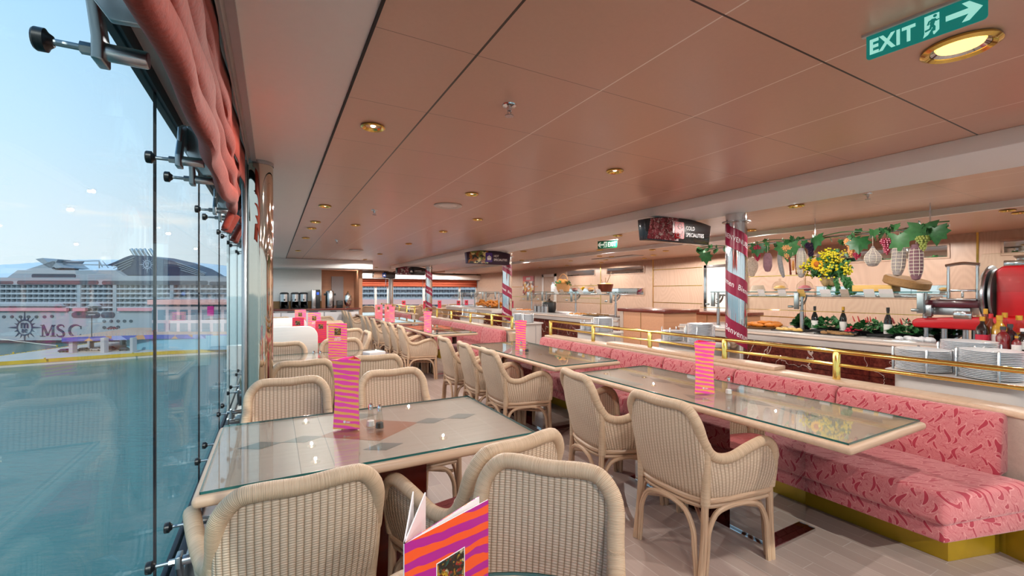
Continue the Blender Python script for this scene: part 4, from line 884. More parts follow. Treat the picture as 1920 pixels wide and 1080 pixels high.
# ---------------------------------------------------------------- food on the counters
def bottle(x, y, z, h, r, mat, label, lab=m_label, cap=m_black, neck=.36, group='wine bottles on the cold buffet', liquid=None):
    t = thing('bottle', label, 'bottle', (x, y, z), 0, group)
    P = [(1e-4,0),(r,0),(r,h*(1-neck)*.86),(r*.8,h*(1-neck)*1.02),(r*.36,h*.78),(r*.34,h*.9)]; MB().lathe(P, 18).build('glass_body', mat, t)
    if liquid: MB().lathe([(1e-4,.004),(r*.94,.004),(r*.94,h*.5),(1e-4,h*.5)], 16).build('contents', liquid, t)
    if lab: MB().lathe([(r*1.012,h*.1),(r*1.012,h*.44)], 18, caps=False).build('paper_label', lab, t)
    MB().lathe([(r*.42,h*.86),(r*.42,h*.995),(1e-4,h)], 14).build('cap', cap, t)
    return t
gold = plain('gold_foil', '#d9a13a', .3, .6)
def onc(px, x): return atX(px, 620, x)[1]
bottle(5.98, onc(1518, 5.98)-.06, CZ, .32, .037, m_wine, 'dark wine bottle with black cap, leftmost on the cold buffet'); bottle(6.05, onc(1581, 6.05), CZ, .32, .037, m_wine, 'dark wine bottle with gold foil neck beside the radishes', cap=gold); bottle(5.9, onc(1665, 5.9), CZ, .33, .037, m_wine, 'dark wine bottle with black cap in the middle of the salads'); bottle(6.15, onc(1744, 6.15), CZ, .31, .035, plain('amber_glass', '#6e3c14', .1), 'amber bottle with gold cap behind the right steel post', cap=gold)
def bush(px, x, r, label, mats=(m_leaf, m_leaf2), red=True, z=CZ):
    t = thing('salad_bowl', label, 'salad', (x, onc(px, x), z), 0, 'green salads of the cold buffet')
    MB().lathe([(1e-4,0),(r*.6,0),(r*.95,.05),(r,.055),(r*.9,.055),(r*.55,.012),(1e-4,.012)], 20).build('black_bowl', m_black, t)
    A, B = MB(), MB()
    for i in range(150):
        a = random.uniform(0, 6.3); q = r*1.05*math.sqrt(random.random()); vleaf(A if i % 2 else B, (q*math.cos(a), q*math.sin(a), .05+(1-q/r*.8)*.15*random.uniform(.3,1.1)), random.uniform(.035,.075), a, random.uniform(-.7,1.3))
    A.build('leaves', mats[0], t); B.build('leaves', mats[1], t)
    if red:
        m = MB()
        for i in range(7): a = random.uniform(0,6.3); q = r*random.random()*.8; m.tube([(q*math.cos(a), q*math.sin(a), .15), (q*math.cos(a)*1.1, q*math.sin(a)*1.1+.01, .20+.02*random.random())], [.008,.003], 6)
        m.build('chilli_peppers', m_red, t)
bush(1505, 6.2, .12, 'leafy salad behind the left steel post'); bush(1553, 6.1, .18, 'wide dark green salad between the first two wine bottles', red=False); bush(1630, 6.05, .18, 'leafy salad with red chillies left of the middle wine bottle'); bush(1697, 5.98, .16, 'dark leafy salad right of the middle wine bottle'); bush(1772, 6.25, .15, 'green salad with chillies beside the slicer')
m = MB()
for i in range(46): a = random.uniform(0,6.3); q = .085*math.sqrt(random.random()); m.ball((q*math.cos(a), q*math.sin(a), .02+(.1-q)*.9*random.random()), .016, 8, 6)
tag(m.build('radish_heap', plain('radish_red', '#c2213f', .25, var=.3), loc=(5.95, onc(1600, 5.95), CZ+.003)), 'heap of red radishes left of the chilli salad', 'vegetables', kind='stuff')
t = thing('pastry_tray', 'oval tray of orange pastries at the left end of the cold buffet', 'tray', (5.95, onc(1430, 5.95), CZ)); MB().lathe([(1e-4,.004),(.26,.004),(.30,.03),(.305,.03),(.26,-.0),(1e-4,0)], 28).build('tray_dish', m_wicker2, t)
m = MB()
for i in range(26): m.ball((random.uniform(-.18,.18), random.uniform(-.22,.22), random.uniform(.03,.08)), .045, 9, 6, 0, (.8,1.6,.6))
m.build('pastries', m_orange, t)
def tray(px, x, w, l, label, mat, heap=m_black, z=CZ):
    t = thing('serving_tray', label, 'tray', (x, onc(px, x), z), 0, 'serving trays'); MB().box((-w/2,-l/2,0), (w/2,l/2,.012)).build('tray_base', mat, t, bevel=.004)
    m = MB()
    for i in range(22): m.ball((random.uniform(-w,w)*.38, random.uniform(-l,l)*.40, .02), .028, 7, 5, 0, (1,1.3,.8))
    m.build('food', heap, t)
tray(1482, 5.78, .25, .36, 'black tray of pale noodles by the left steel post', m_black, m_cheese); tray(1570, 5.74, .22, .4, 'black tray with dark antipasti at the counter edge', m_black, m_rind); tray(1720, 5.76, .2, .35, 'steel tray behind the right steel post', m_steel, m_ceramic)
for i, px in enumerate((1510, 1565, 1625)):
    o = MB().rod((0,0,0), (.03,-.22,.03), .008, 6).rod((0,0,.02), (.05,-.2,.035), .008, 6).build('tongs', m_black, loc=(5.70, onc(px, 5.7), CZ+.012)); tag(o, 'black serving tongs lying on the counter edge, %s from the left' % ORD[i], 'tongs', 'serving tongs')
tray(1088, 5.85, .4, .5, 'white tray of food on the hot buffet', m_ceramic, m_bread); tray(1120, 5.9, .45, .6, 'black pan of hot food on the hot buffet', m_black, m_rind); tray(985, 5.9, .4, .7, 'white tray of pastries beside the second striped pillar', m_ceramic, m_orange)
t = thing('soup_kettle', 'round black soup kettle on the hot buffet', 'kettle', (5.95, onc(1030, 5.95), CZ)); MB().lathe([(1e-4,0),(.14,0),(.17,.08),(.17,.22),(.15,.26),(1e-4,.30)], 24).build('kettle_body', m_black, t); MB().lathe([(.02,.29),(.03,.33),(1e-4,.34)], 12).build('lid_knob', m_black, t)
for i, px in enumerate((1004, 1011, 1018, 1024)):
    t = thing('cutlery_pot', 'steel cutlery pot before the soup kettle, %s from the left' % ORD[i], 'pot', (5.68, onc(px, 5.68), CZ), 0, 'steel cutlery pots'); MB().lathe([(.05,0),(.05,.15),(.046,.15),(.046,.01),(1e-4,.01)], 16).build('pot_body', m_steel, t)
    m = MB()
    for k in range(7): a = k; m.rod((.02*math.cos(a), .02*math.sin(a), .02), (.035*math.cos(a), .035*math.sin(a), .2), .005, 5)
    m.build('spoons', m_steel, t)
for i, (px, r, h) in enumerate([(925, .11, 1), (915, .1, 1), (932, .12, 1), (905, .1, 1)]):
    m = MB()
    for k in range(14): m.tube([(random.uniform(-.15,.15), random.uniform(-.25,-.1), random.uniform(.03,.2)), (random.uniform(-.1,.1), 0, random.uniform(.06,.24)), (random.uniform(-.15,.15), random.uniform(.1,.25), random.uniform(.03,.2))], [.02,.035,.02], 7)
    tag(m.build('bread_heap', m_orange, loc=(6.0, onc(px, 6.0), CZ+.0)), 'heap of golden bread sticks on the far counter, %s from the right' % ORD[[2,1,3,0].index(i)], 'bread', kind='stuff')
# ---------------------------------------------------------------- meat slicer
sx, sy = 6.08, 1.57
t = thing('meat_slicer', 'large red flywheel meat slicer with chrome blade guard on the cold buffet', 'slicer', (sx, sy, CZ))
for x, y in ((-.12, .21), (.13, .20), (-.12, -.30), (.13, -.30), (-.10, .06), (.15, .06)): MB().lathe([(.03,0),(.03,.01),(.024,.014),(.024,.13)], 14, (x, y, 0)).build('foot', m_steel, t)
MB().prism([(.42,.13),(.44,.16),(.44,.20),(.40,.225),(-.15,.265),(-.45,.27),(-.48,.25),(-.48,.13)], -.2, .2, fn=lambda u, v, w: (w, u, v)).build('base_body', m_red, t, bevel=.025, seg=3)
MB().prism([(-.16,.26),(-.16,.70),(-.20,.74),(-.44,.74),(-.50,.60),(-.52,.26)], -.16, .14, fn=lambda u, v, w: (w, u, v)).build('motor_housing', m_red, t, bevel=.02, seg=3)
MB().box((-.13,-.42,.735), (.12,-.20,.79)).lathe([(.03,.79),(.03,.815),(.045,.82),(.045,.835),(1e-4,.84)], 14, (0,-.28,0)).build('sharpener', m_chrome, t, bevel=.01)
MB().lathe([(.005,-.012),(.27,-.010),(.285,-.004),(.285,.012),(.24,.04),(.05,.055),(.005,.055)], 44, (.0,-.10,.47), axis='y').build('blade_guard', m_steel, t)
m = MB()
m.lathe([(.22,-.03),(.25,-.03),(.25,-.012),(.22,-.012)], 36, (0,-.115,.47), axis='y')
for k in range(5): a = k*2*PI/5; m.rod((.03*math.cos(a), -.135, .47+.03*math.sin(a)), (.24*math.cos(a), -.135, .47+.24*math.sin(a)), .010, 6)
m.build('flywheel_spokes', m_dsteel, t)
MB().box((-.17,-.05,.345), (.12,.34,.415)).build('carriage', plain('dark_red_enamel', '#5a1f2c', .2, coat=.5), t, bevel=.006); MB().box((-.19,-.04,.415), (.12,.25,.435)).build('meat_table', m_chrome, t, bevel=.005)
MB().rod((-.03,.205,.435), (-.03,.205,.76), .013, 12).rod((-.03,-.005,.435), (-.03,-.005,.76), .013, 12).tube(cr([(-.03,.225,.765),(-.03,.10,.785),(-.03,-.025,.765)], 6), .016, 8).build('clamp_frame', m_chrome, t); MB().box((-.06,.0,.50), (.02,.19,.525)).rod((-.03,.10,.44),(-.03,.10,.51),.012,8).build('clamp_bar', m_chrome, t, bevel=.004)
MB().box((-.205,-.01,.235), (-.17,.12,.31)).build('maker_plate', m_chrome, t, bevel=.004); MB().rod((-.21,.31,.335), (-.21,.39,.335), .014, 10).build('crank_handle', m_black, t); MB().box((-.24,.27,.25), (-.175,.33,.37)).build('feed_gear', m_steel, t, bevel=.008)
MB().box((-.12,.02,.265), (.12,.30,.345)).build('rail_carrier', m_dsteel, t, bevel=.006)
# side glass next to the slicer
t = thing('glass_screen', 'clear upright glass screen on the counter beside the slicer', 'screen', (5.86, 1.55, 1.40)); m = MB(); m.v += [Vector(p) for p in ((.08,0,.0),(.02,0,.0),(.10,-.04,.36),(.1,-1.6,.36),(.02,-1.6,0))]; m.face([1,2,3,4]); m.build('glass_sheet', m_guard, t, solid=.006); MB().rod((.1,-.04,.36), (.1,-1.6,.36), .003, 5).build('glass_edge', m_tedge, t)
# ---------------------------------------------------------------- sauces on a black tray
t = thing('condiment_tray', 'black tray of sauce bottles at the right end of the cold buffet', 'tray', (5.42, 1.12, CZ)); MB().box((-.15,-.42,0), (.15,.33,.012)).build('tray_base', m_black, t, bevel=.004); MB().box((-.155,-.425,.0), (-.14,.335,.025)).box((.14,-.425,.0), (.155,.335,.025)).build('tray_rim', m_black, t)
tag(MB().box((-.22,-.95,-.16), (.13,.37,0)).build('counter_extension', m_bone, loc=(5.42, 1.12, CZ), bevel=.006), 'bone coloured counter end carrying the black sauce tray', 'counter')
S = lambda n, c: plain(n, c, .1, coat=.4, var=.1)
k_, b_, y_, r_, cl_ = S('soy_sauce', '#24100d'), S('amber_sauce', '#7a3416'), S('pale_vinegar', '#c9962f'), S('red_sauce', '#7b1a1a'), m_bottle
lr, lo_ = plain('red_label', '#c3203c', .5), plain('orange_label', '#d96a1e', .5)
spec = [(5.36, 1842, .275, .043, k_, lr, gold, 'dark sauce bottle with red label, leftmost on the black tray'), (5.5, 1848, .34, .036, b_, lo_, gold, 'tall amber sauce bottle behind the leftmost dark sauce'), (5.42, 1858, .30, .034, b_, lr, m_red, 'amber sauce bottle with red cap beside the leftmost dark sauce'), (5.4, 1874, .29, .05, y_, m_label, gold, 'pale golden vinegar bottle in the middle of the tray'), (5.52, 1884, .31, .042, cl_, m_label, gold, 'clear bottle behind the golden vinegar'), (5.33, 1881, .20, .043, r_, None, m_dark, 'squat dark red sauce jar in front of the golden vinegar'), (5.40, 1894, .22, .042, S('purple_sauce', '#3c141c'), None, m_dark, 'dark purple sauce jar right of the squat red jar'), (5.50, 1911, .29, .05, cl_, m_label, gold, 'clear oil bottle with gold cap near the right end of the tray'), (5.3, 1906, .13, .028, r_, m_label, gold, 'tiny pepper sauce bottle at the front of the tray'), (5.36, 1918, .19, .038, k_, m_label, m_text, 'dark jar with white cap at the right end of the tray')]
for x, px, h, r, mt, lb, cp, tx in spec: bottle(x, onc(px, x), CZ+.012, h, r, mt, tx, lb, cp, .34, 'sauce bottles on the black tray', liquid=(y_ if mt is cl_ else None))
# ---------------------------------------------------------------- pillars with welcome wrap
def put(m, tm, fn):
    n0 = len(m.v); m.v += [Vector(fn(v.x, v.y, v.z)) for v in tm.v]
    for f in tm.f: m.face([n0+i for i in f])
def pillar(x, y, label, ztop, words, R=.105, phase=0.0):
    t = thing('pillar', label, 'pillar', (x, y, 0), 0, 'pillars', 'thing')
    MB().lathe([(R,0),(R,ztop)], 40, caps=False).build('shaft', m_chrome, t)
    MB().lathe([(R+.001,2.13),(R+.035,2.14),(R+.035,2.15),(R+.001,2.155)], 32, caps=False).build('collar', m_steel, t)
    if not words: return t
    # helical band descending to the viewer's right; facing angle = towards the camera
    fa = math.atan2(-y, -x); pitch, bw, slope = .49, .225, .56
    def hel(u, w, r):   # u along the band, w across it; text runs left to right as seen
        th = fa + u*math.cos(math.atan(slope))/R; return (r*math.cos(th), r*math.sin(th), w - u*math.sin(math.atan(slope)))
    zc0 = [1.93, 1.93-pitch, 1.93-2*pitch, 1.93-3*pitch]
    m = MB(); c = R*2*PI*slope; half = PI*R/math.cos(math.atan(slope))
    for z in zc0:
        z += phase; h = half*.62; m.grid(lambda s, q, z=z: hel((s-.5)*2*h, z + (q-.5)*bw, R+.0015), 24, 1, sm=True)
    # back run joining the bands
    for z in [zc0[0]+pitch] + zc0:
        z += phase; m.grid(lambda s, q, z=z: (lambda th: ((R+.0012)*math.cos(th), (R+.0012)*math.sin(th), min(max(z + (q-.5)*bw - math.sin(math.atan(slope))*half*.62 - (pitch-2*math.sin(math.atan(slope))*half*.62)*s, .02), ztop-.15)))(fa + half*.62*math.cos(math.atan(slope))/R + s*(2*PI-2*half*.62*math.cos(math.atan(slope))/R)), 20, 1, sm=True)
    b = m.build('spiral_wrap', m_burg, t)
    for z, (wd, size, sh, off) in zip(zc0, words):
        m = MB(); tm = text_mb(wd, size, bold=.0012 if sh == 0 else .0006, shear=sh, depth=0, space=1.05)
        put(m, tm, lambda X, Y, Z, z=z, off=off: hel(X*.72+off, z+phase+Y-size*.33, R+.003))
        m.build('welcome_lettering', m_text, b)
    return t
W1 = [('BIENVENUES', .075, .15, .0), ('mmen  Bienve', .085, .25, .0), ('Benvenuti', .098, .25, .0), ('OME  WEL', .085, .15, .02)]
W2 = [('BIENVENUES  W', .07, .15, .0), ('mmen  Bienve', .08, .25, .0), ('Benvenuti', .09, .25, .0), ('OME  WEL', .08, .15, .0)]
pillar(4.35, 2.95, 'chrome pillar with burgundy spiral welcome wrap nearest the camera, behind the brass rail', 2.3, W1, phase=.02)
pillar(4.39, 8.25, 'chrome pillar with burgundy spiral welcome wrap next to the hot dishes sign', 2.3, W2, phase=-.02)
pillar(4.35, 13.47, 'distant chrome pillar with burgundy spiral welcome wrap', 2.3, W2, phase=.0)
pillar(4.35, 18.6, 'plain chrome pillar without wrap in the far dining area', 2.3, None)
# ---------------------------------------------------------------- hanging food signs
m_pur, m_redp, m_blk, m_blu = plain('purple_icon', '#4a2a86', .4), plain('red_icon', '#d01626', .4), plain('black_sign_face', '#15141a', .25, coat=.4), plain('blue_icon', '#2a4f9a', .4)
def foodsign(x, y, w, lines, pic, iconm, label, plum=None):
    t = thing('hanging_sign', label, 'sign', (x, y, 2.08), 0, 'hanging food signs'); h = .12
    top = [(w/2*(1-2*i/12), h+.055*(1-(1-2*i/12)**2)-.02) for i in range(13)]; poly = [(-w/2*.95,-h), (w/2*.93,-h-.01)] + top
    fn = lambda u, v, q: (u, q, v)
    MB().prism(poly, -.05, .05, fn=fn).build('sign_body', plum or m_blk, t, bevel=.004)
    inner = [(-w/2*.93,-h+.012), (-.02,-h+.012), (-.02,h+.028)] + [(x_, z-.008) for x_, z in top if x_ < -.02 and x_ > -w/2*.96]
    MB().prism(inner, -.0525, -.051, fn=fn).build('food_picture', pic, t)
    m = MB(); r = .075; P = []
    for cx, cy, a in ((r-.015, r-.015, 0), (-r+.015, r-.015, 90), (-r+.015, -r+.015, 180), (r-.015, -r+.015, 270)):
        for k in range(4): q = math.radians(a+30*k); P.append((cx+.015*math.cos(q)-.005, cy+.015*math.sin(q)+.01))
    ic = m.prism([(p[0]*1.0, p[1]*1.25) for p in P], -.056, -.0522, fn=fn).build('icon_panel', iconm, t)
    m = MB()
    if 'COLD' in lines[0]:
        m.tube([(.0+.035*math.cos(a)+.005, -.057, .055+.03*math.sin(a)) for a in [PI+PI*i/8 for i in range(9)]], .0035, 5); m.tube([(-.04,-.057,.055),(.05,-.057,.055)], .0035, 5); m.tube(cr([(-.02,-.057,.06),(-.01,-.057,.085),(.02,-.057,.08),(.03,-.057,.062)], 4), .003, 5)
        m.tube([(-.055,-.057,-.03),(-.03,-.057,-.01),(-.012,-.057,-.03),(-.012,-.057,-.06),(-.055,-.057,-.06)], .0035, 5, closed=True); m.tube([(.02+.022*math.cos(a), -.057, -.05+.026*math.sin(a)) for a in [2*PI*i/12 for i in range(12)]], .004, 5, closed=True); m.tube([(.035,-.057,-.03),(.045,-.057,.005)], .004, 5)
    elif 'HOT' in lines[0]:
        m.prism([(-.04,-.04),(.04,-.04),(.05,.015),(-.05,.015)], -.0575, -.0562, fn=fn).prism([(-.05,.022),(.05,.022),(.02,.045),(-.02,.045)], -.0575, -.0562, fn=fn).prism([(-.008,.048),(.008,.048),(.008,.06),(-.008,.06)], -.0575, -.0562, fn=fn)
    else: m.prism([(-.045,-.035),(.045,-.035),(.03,.01),(0,.035),(-.03,.012)], -.0575, -.0562, fn=fn)
    m.build('icon_drawing', m_text, ic); m = MB()
    for i, s in enumerate(lines): put(m, text_mb(s, .062, 'LEFT', bold=.0012, depth=0), lambda X, Y, Z, i=i: (X*.88+.105, -.0515, Y+.025-.075*i + (0 if len(lines) > 1 else -.03)))
    m.build('sign_lettering', m_text, t); m = MB()
    for sx in (-.13, .25): m.rod((sx, 0, h+.03), (sx, 0, 2.229-2.08), .008, 8).tube([(sx-.05, 0, .147), (sx+.05, 0, .147)], .007, 6)
    m.build('hook', m_steel, t)
    return t
foodsign(4.02, 3.465, 1.08, ('COLD', 'SPECIALITIES'), m_meat, m_redp, 'hanging black sign reading COLD SPECIALITIES with a cold cuts picture')
foodsign(3.82, 8.0, .99, ('HOT', 'SPECIALITIES'), m_dishpic, m_pur, 'hanging dark plum sign reading HOT SPECIALITIES with a casserole picture', plain('plum_sign', '#2c1730', .3))
foodsign(4.0, 14.3, 1.0, ('CARVING',), m_carvepic, m_blk, 'distant hanging black sign reading CARVING with a roast meat picture')
o = foodsign(4.0, 18.3, .95, ('BREAD', 'BAR'), plain('bread_picture', '#a58470', .5, var=.3), m_blu, 'farthest hanging sign with a brown picture and blue icon, before the coral blinds'); bpy.data.objects.remove([c for c in o.children if c.name.startswith('sign_lettering')][0])
# ---------------------------------------------------------------- exit signs
def exitsign(w, h, mirror, name_label, loc, rz, mp, face, glyph):
    t = thing('exit_sign', name_label, 'sign', loc, rz); r = h*.13; P = []
    for cx, cy, a in ((w/2-r, -h+r, 270), ):
        pass
    for k in range(6): q = math.radians(180+18*k); P.append((-w/2+r+r*math.cos(q), -h+r+r*math.sin(q)))
    for k in range(6): q = math.radians(270+18*k); P.append((w/2-r+r*math.cos(q), -h+r+r*math.sin(q)))
    P += [(w/2, 0), (-w/2, 0)]; fn = lambda u, v, q: (u, q, v)
    MB().prism(P, -.002, .002, fn=fn).build('sign_plate', face, t); MB().box((-w/2-.012, -.012, -.003), (w/2+.012, .006, .006)).build('mounting_bar', m_bone, t)
    m = MB(); s = h/1.0; y0 = -.0032
    off = 1 if not mirror else -1
    tm = text_mb('EXIT', h*.80, 'CENTER', bold=h*(.028 if not mirror else .018), depth=0, space=1.14); put(m, tm, lambda X, Y, Z: (X*(.78 if not mirror else .64) + (-w*.265 if not mirror else w*.235), y0, Y-h*.79)); m.build('exit_lettering', glyph, t)
    cx = w*.085 if not mirror else -w*.10; m = MB()
    door = [(-.26,.40),(.22,.40),(.22,-.30),(.06,-.44),(.03,-.42),(.0,-.14),(-.14,-.38),(-.30,-.46),(-.26,-.30)]; m.prism([(cx+a*s*.85, -h*.5+b*s*.9) for a, b in door], y0, y0+.001, fn=fn); pn = m.build('door_pictogram', glyph, t)
    m = MB(); H = lambda a, b: (cx+a*s*.85, y0-.001, -h*.5+b*s*.9)
    m.lathe([(1e-4,0),(.055*s,0),(.055*s,.0008),(1e-4,.0008)], 12, (0,0,0)); m.xf(Matrix.Translation(H(.09,.30)) @ Matrix.Rotation(PI/2, 4, 'X'))
    for pts, r_ in (([(.05,.20),(-.02,-.02)], .07), ([(.05,.19),(-.10,.14),(-.15,.0)], .03), ([(.06,.20),(.14,.10),(.22,.13)], .03), ([(-.02,-.02),(.06,-.14),(.05,-.30)], .045), ([(-.02,-.02),(-.07,-.18),(-.24,-.22)], .04)):
        k0 = len(m.v); m.tube([H(a, b) for a, b in pts], r_*s, 6); 
        for i in range(k0, len(m.v)): m.v[i].y = y0-.0006+(m.v[i].y-y0)*.01
    m.build('running_figure', face, pn); m = MB(); ax = w*.33 if not mirror else -w*.34; d = 1 if not mirror else -1
    arr = [(-.5,.09),(.12,.09),(-.06,.32),(.14,.32),(.48,0),(.14,-.32),(-.06,-.32),(.12,-.09),(-.5,-.09)]; m.prism([(ax+d*a*s*.95, -h*.5+b*s*1.05) for a, b in (arr if d > 0 else arr[::-1])], y0, y0+.001, fn=fn); m.build('arrow', glyph, t)
    return t
exitsign(.30, .088, False, 'teal EXIT sign with running figure and right arrow hanging from the copper ceiling', (1.895, .62, CEIL-.006), -PI/2+.10, None, m_teal, m_mint)
m_gr2 = plain('exit_sign_text', '#dff2e8', .5)
exitsign(.36, .13, True, 'small dark green EXIT sign with left arrow hanging between the two beams', (4.9, 5.64, CEIL-.07), -PI/2+.35, None, m_green, m_gr2)
MB().rod((0,0,0), (0,0,.08), .006, 6)
tag(MB().box((-.09,-.02,-.05), (.09,.02,.05)).build('exit_sign', emit('green_exit_light', '#18c84a', 1.0), loc=(2.7, 17.5, 1.98)), 'tiny green lit exit light near the coral blinds', 'sign')
# ---------------------------------------------------------------- wall poster, tall column, curtain
t = thing('wall_poster', 'red headed poster of soup bowls on the oak wall beyond the second pillar', 'poster', (XR-.012, 14.9, 0)); MB().box((-.006, -.42, 1.28), (.006, .42, 2.02)).build('poster_sheet', m_redp, t); MB().box((-.008, -.42, 1.28), (-.0061, .42, 1.82)).build('bowl_picture', collage('soup_bowls', ['#e8c05a', '#efe2d6', '#a8402a', '#d98a3a', '#f2ece4', '#5c2a24'], 9), t); MB().box((-.008, -.16, 1.87), (-.0061, .16, 1.97)).build('title_panel', m_paper, t)
t = thing('mirrored_column', 'slim bronze mirrored round column beside the window and the curtain end', 'column', (-.082, 3.60, 0), 0, None, 'thing')
MB().lathe([(.082,0),(.082,CEIL-.004)], 40, caps=False).build('shaft', m_bronze, t); MB().box((-.112,-.03,0), (-.078,.03,CEIL-.004)).build('edge_channel', m_steel, t, bevel=.004); MB().box((-.20,-.012,0), (-.112,.012,CEIL-.1)).build('flat_cladding', m_mirror, t); MB().lathe([(.085,CEIL-.03),(.085,CEIL-.004)], 36, caps=False).build('top_collar', m_steel, t)
t = thing('gathered_blind', 'coral velvet roman blind gathered up in thick folds along the window soffit', 'curtain', (0, 0, 0))
def fold(cx, cz, r, ph, yend, name):
    def fn(s, q):
        y = -1.6+(yend+1.6)*s; a = q*2*PI; wob = .008*math.sin(y*5.1+ph)+.005*math.sin(y*12.3+ph*2)-.03*max(0, (y-1.4)/2.0)**1.5; rr = r*(1+.07*math.sin(3*a+y*3+ph)+.06*math.sin(y*8+ph)+.04*math.sin(y*17+2*a)); tp = 1 if s < .93 else max(.15, (1-s)/.07*.85+.15)
        return (cx+wob+rr*.82*math.cos(a)*tp, y, cz+.012*math.sin(y*2.6+ph)+.008*math.sin(y*7+ph)-.03*max(0, (y-1.2)/2.2)+rr*1.25*math.sin(a)*tp)
    return MB().grid(fn, 110, 18).build(name, m_curtain, t)
fold(-.188, 1.915, .036, 0, 3.34, 'velvet_fold'); fold(-.182, 1.99, .035, 1.3, 3.40, 'velvet_fold'); fold(-.178, 2.07, .032, 2.6, 3.44, 'velvet_fold'); fold(-.176, 2.15, .026, 4.0, 3.46, 'velvet_fold')
m = MB(); m.grid(lambda s, q: (-.170+.006*math.sin(s*60), -1.6+5.06*s, 2.1+.215*q), 120, 3); m.build('heading', m_curtain, t, solid=.006)
m = MB(); m.grid(lambda s, q: (-.215-.05*q+.015*math.sin(s*9), 3.12+.30*s, 1.93-.15*q*(1-.3*s)-.04*s), 14, 8); m.build('end_tail', m_curtain, t, solid=.02)
# ---------------------------------------------------------------- glass clamps along the window
def clamp(y, z, top, label):
    t = thing('glass_clamp', label, 'clamp', (XW, y, z), 0, 'steel clamps holding the window glass'); s = 1 if top else -1
    for dy, e in ((-.16, .05), (.19, -.06)):
        MB().lathe([(1e-4,-.010),(.022,-.010),(.025,-.006),(.025,.010),(.018,.014),(.012,.022)], 20, (.0, dy, 0), axis='x').build('disc', m_black, t)
        MB().rod((.012, dy, 0), (.09, dy, 0), .0075, 10).build('threaded_rod', m_dsteel, t); MB().lathe([(.014,.066),(.014,.09)], 6, (0,dy,0), axis='x', sm=False).build('lock_nut', m_dsteel, t)
        MB().lathe([(.017,.11),(.020,.112),(.020,.185),(.018,.188)], 16, (0, dy, 0), axis='x').build('barrel', m_steel, t)
        MB().prism([(dy-.030,-s*.03),(dy+.030,-s*.03),(dy+.030,s*.02),(dy+e+.02,s*.12),(dy+e-.02,s*.12),(dy-.030,s*.02)], .09, .112, fn=lambda u, v, w: (w, u, v)).build('clamp_lug', m_dsteel, t, bevel=.004)
    MB().prism([(-.16,s*.085),(.17,s*.085),(.15,s*.15),(.06,s*.19),(-.04,s*.19),(-.14,s*.15)][::s], .092, .108, fn=lambda u, v, w: (w, u, v)).build('spider_plate', m_dsteel, t, bevel=.004)
    MB().prism([(.105,s*.20),(.225,s*.19),(.24,s*.12),(.225,-s*.01),(.165,-s*.015),(.105,s*.07)][::s], -.006, .010, fn=lambda u, v, w: (u, w, v)).build('gusset_plate', m_dsteel, t, bevel=.003)
    z1 = (CEIL-.004-z) if top else -z
    MB().rod((.165, .002, s*.19), (.165, .002, z1), .036, 18).lathe([(.06,0),(.06,.012)], 18, (.165,.002,z1-(.012 if top else 0))).build('stub_post', m_steel, t)
    return t
ct = cb = None
for i, y in enumerate([-.1, 1.15, 2.455, 3.74, 5.02, 6.3, 7.58]):
    lb = 'steel window glass clamp under the soffit, %s from the near end' % ORD[i]; lb2 = 'steel window glass clamp at floor level, %s from the near end' % ORD[i]
    if ct is None: ct, cb = clamp(y, 1.955, True, lb), clamp(y, .262, False, lb2)
    else: dup(ct, (XW, y, 1.955), 0, lb); dup(cb, (XW, y, .262), 0, lb2)
# ---------------------------------------------------------------- window-side dividers, coffee counter
def divider(y, x1, label, h=1.0):
    t = thing('low_divider', label, 'divider', (0, y, 0), 0, 'white booth dividers'); r = .12
    P = [(-.30,.62),(x1,.62)] + [(x1-r+r*math.cos(a), h-r+r*math.sin(a)) for a in [PI/2*k/6 for k in range(7)]] + [(-.30,h)]
    MB().prism(P, -.03, .03, fn=lambda u, v, w: (u, -w, v)).build('board', m_oakpale, t, bevel=.008); MB().box((-.28,-.02,0), (x1-.04,.02,.63)).build('panel', m_grey, t)
    return t
divider(5.62, .46, 'nearer white divider board with rounded corner behind the second window table'); divider(7.5, .46, 'farther white divider board with a pinkish rounded corner', 1.0)
t = thing('coffee_counter', 'white fronted coffee counter with brown worktop along the end wall', 'counter', (0, 0, 0)); MB().box((XW+.1, 13.9, .86), (2.34, 14.54, .91)).build('worktop', m_woodred, t, bevel=.004)
MB().box((XW+.1, 13.95, 0), (2.3, 14.54, .86)).build('carcass', m_grey, t)
for i, (a, c) in enumerate(((-.3,.18),(.2,.72),(.75,1.3),(1.33,1.8),(1.83,2.28))):
    d = MB().box((a, 13.93, .06), (c, 13.95, .80)).build('cabinet_door', m_paper, t, bevel=.004); MB().box((a+.15, 13.915, .81), (c-.15, 13.935, .835)).build('handle', m_dark, d)
MB().box((XW+.1, 14.52, .91), (1.3, 14.545, 1.12)).build('splashback', m_rind, t)
def urn(x, label, h=.46, r=.11):
    t = thing('coffee_urn', label, 'coffee urn', (x, 14.2, .91), 0, 'coffee urns on the end counter'); MB().box((-r,-r,0), (r,r,.02)).box((-r,.0,.02), (r,r,h*.45)).box((-r,-r,.02), (-r+.03,0,h*.45)).box((r-.03,-r,.02), (r,0,h*.45)).build('stand', m_black, t, bevel=.006)
    MB().lathe([(r,h*.45),(r,h*.93)], 24, caps=False).build('urn_body', m_steel, t); MB().lathe([(r*1.06,h*.91),(r*1.06,h*.98),(r*.7,h*1.03),(1e-4,h*1.03)], 24).build('lid', m_black, t); MB().box((-.02,-r-.03,h*.5), (.02,-r+.01,h*.62)).build('tap', m_black, t)
    return t
urn(.28, 'black and steel coffee urn farthest to the left on the end counter'); urn(.56, 'black and steel coffee urn in the middle of three'); urn(.78, 'black and steel coffee urn touching the water dispenser side')
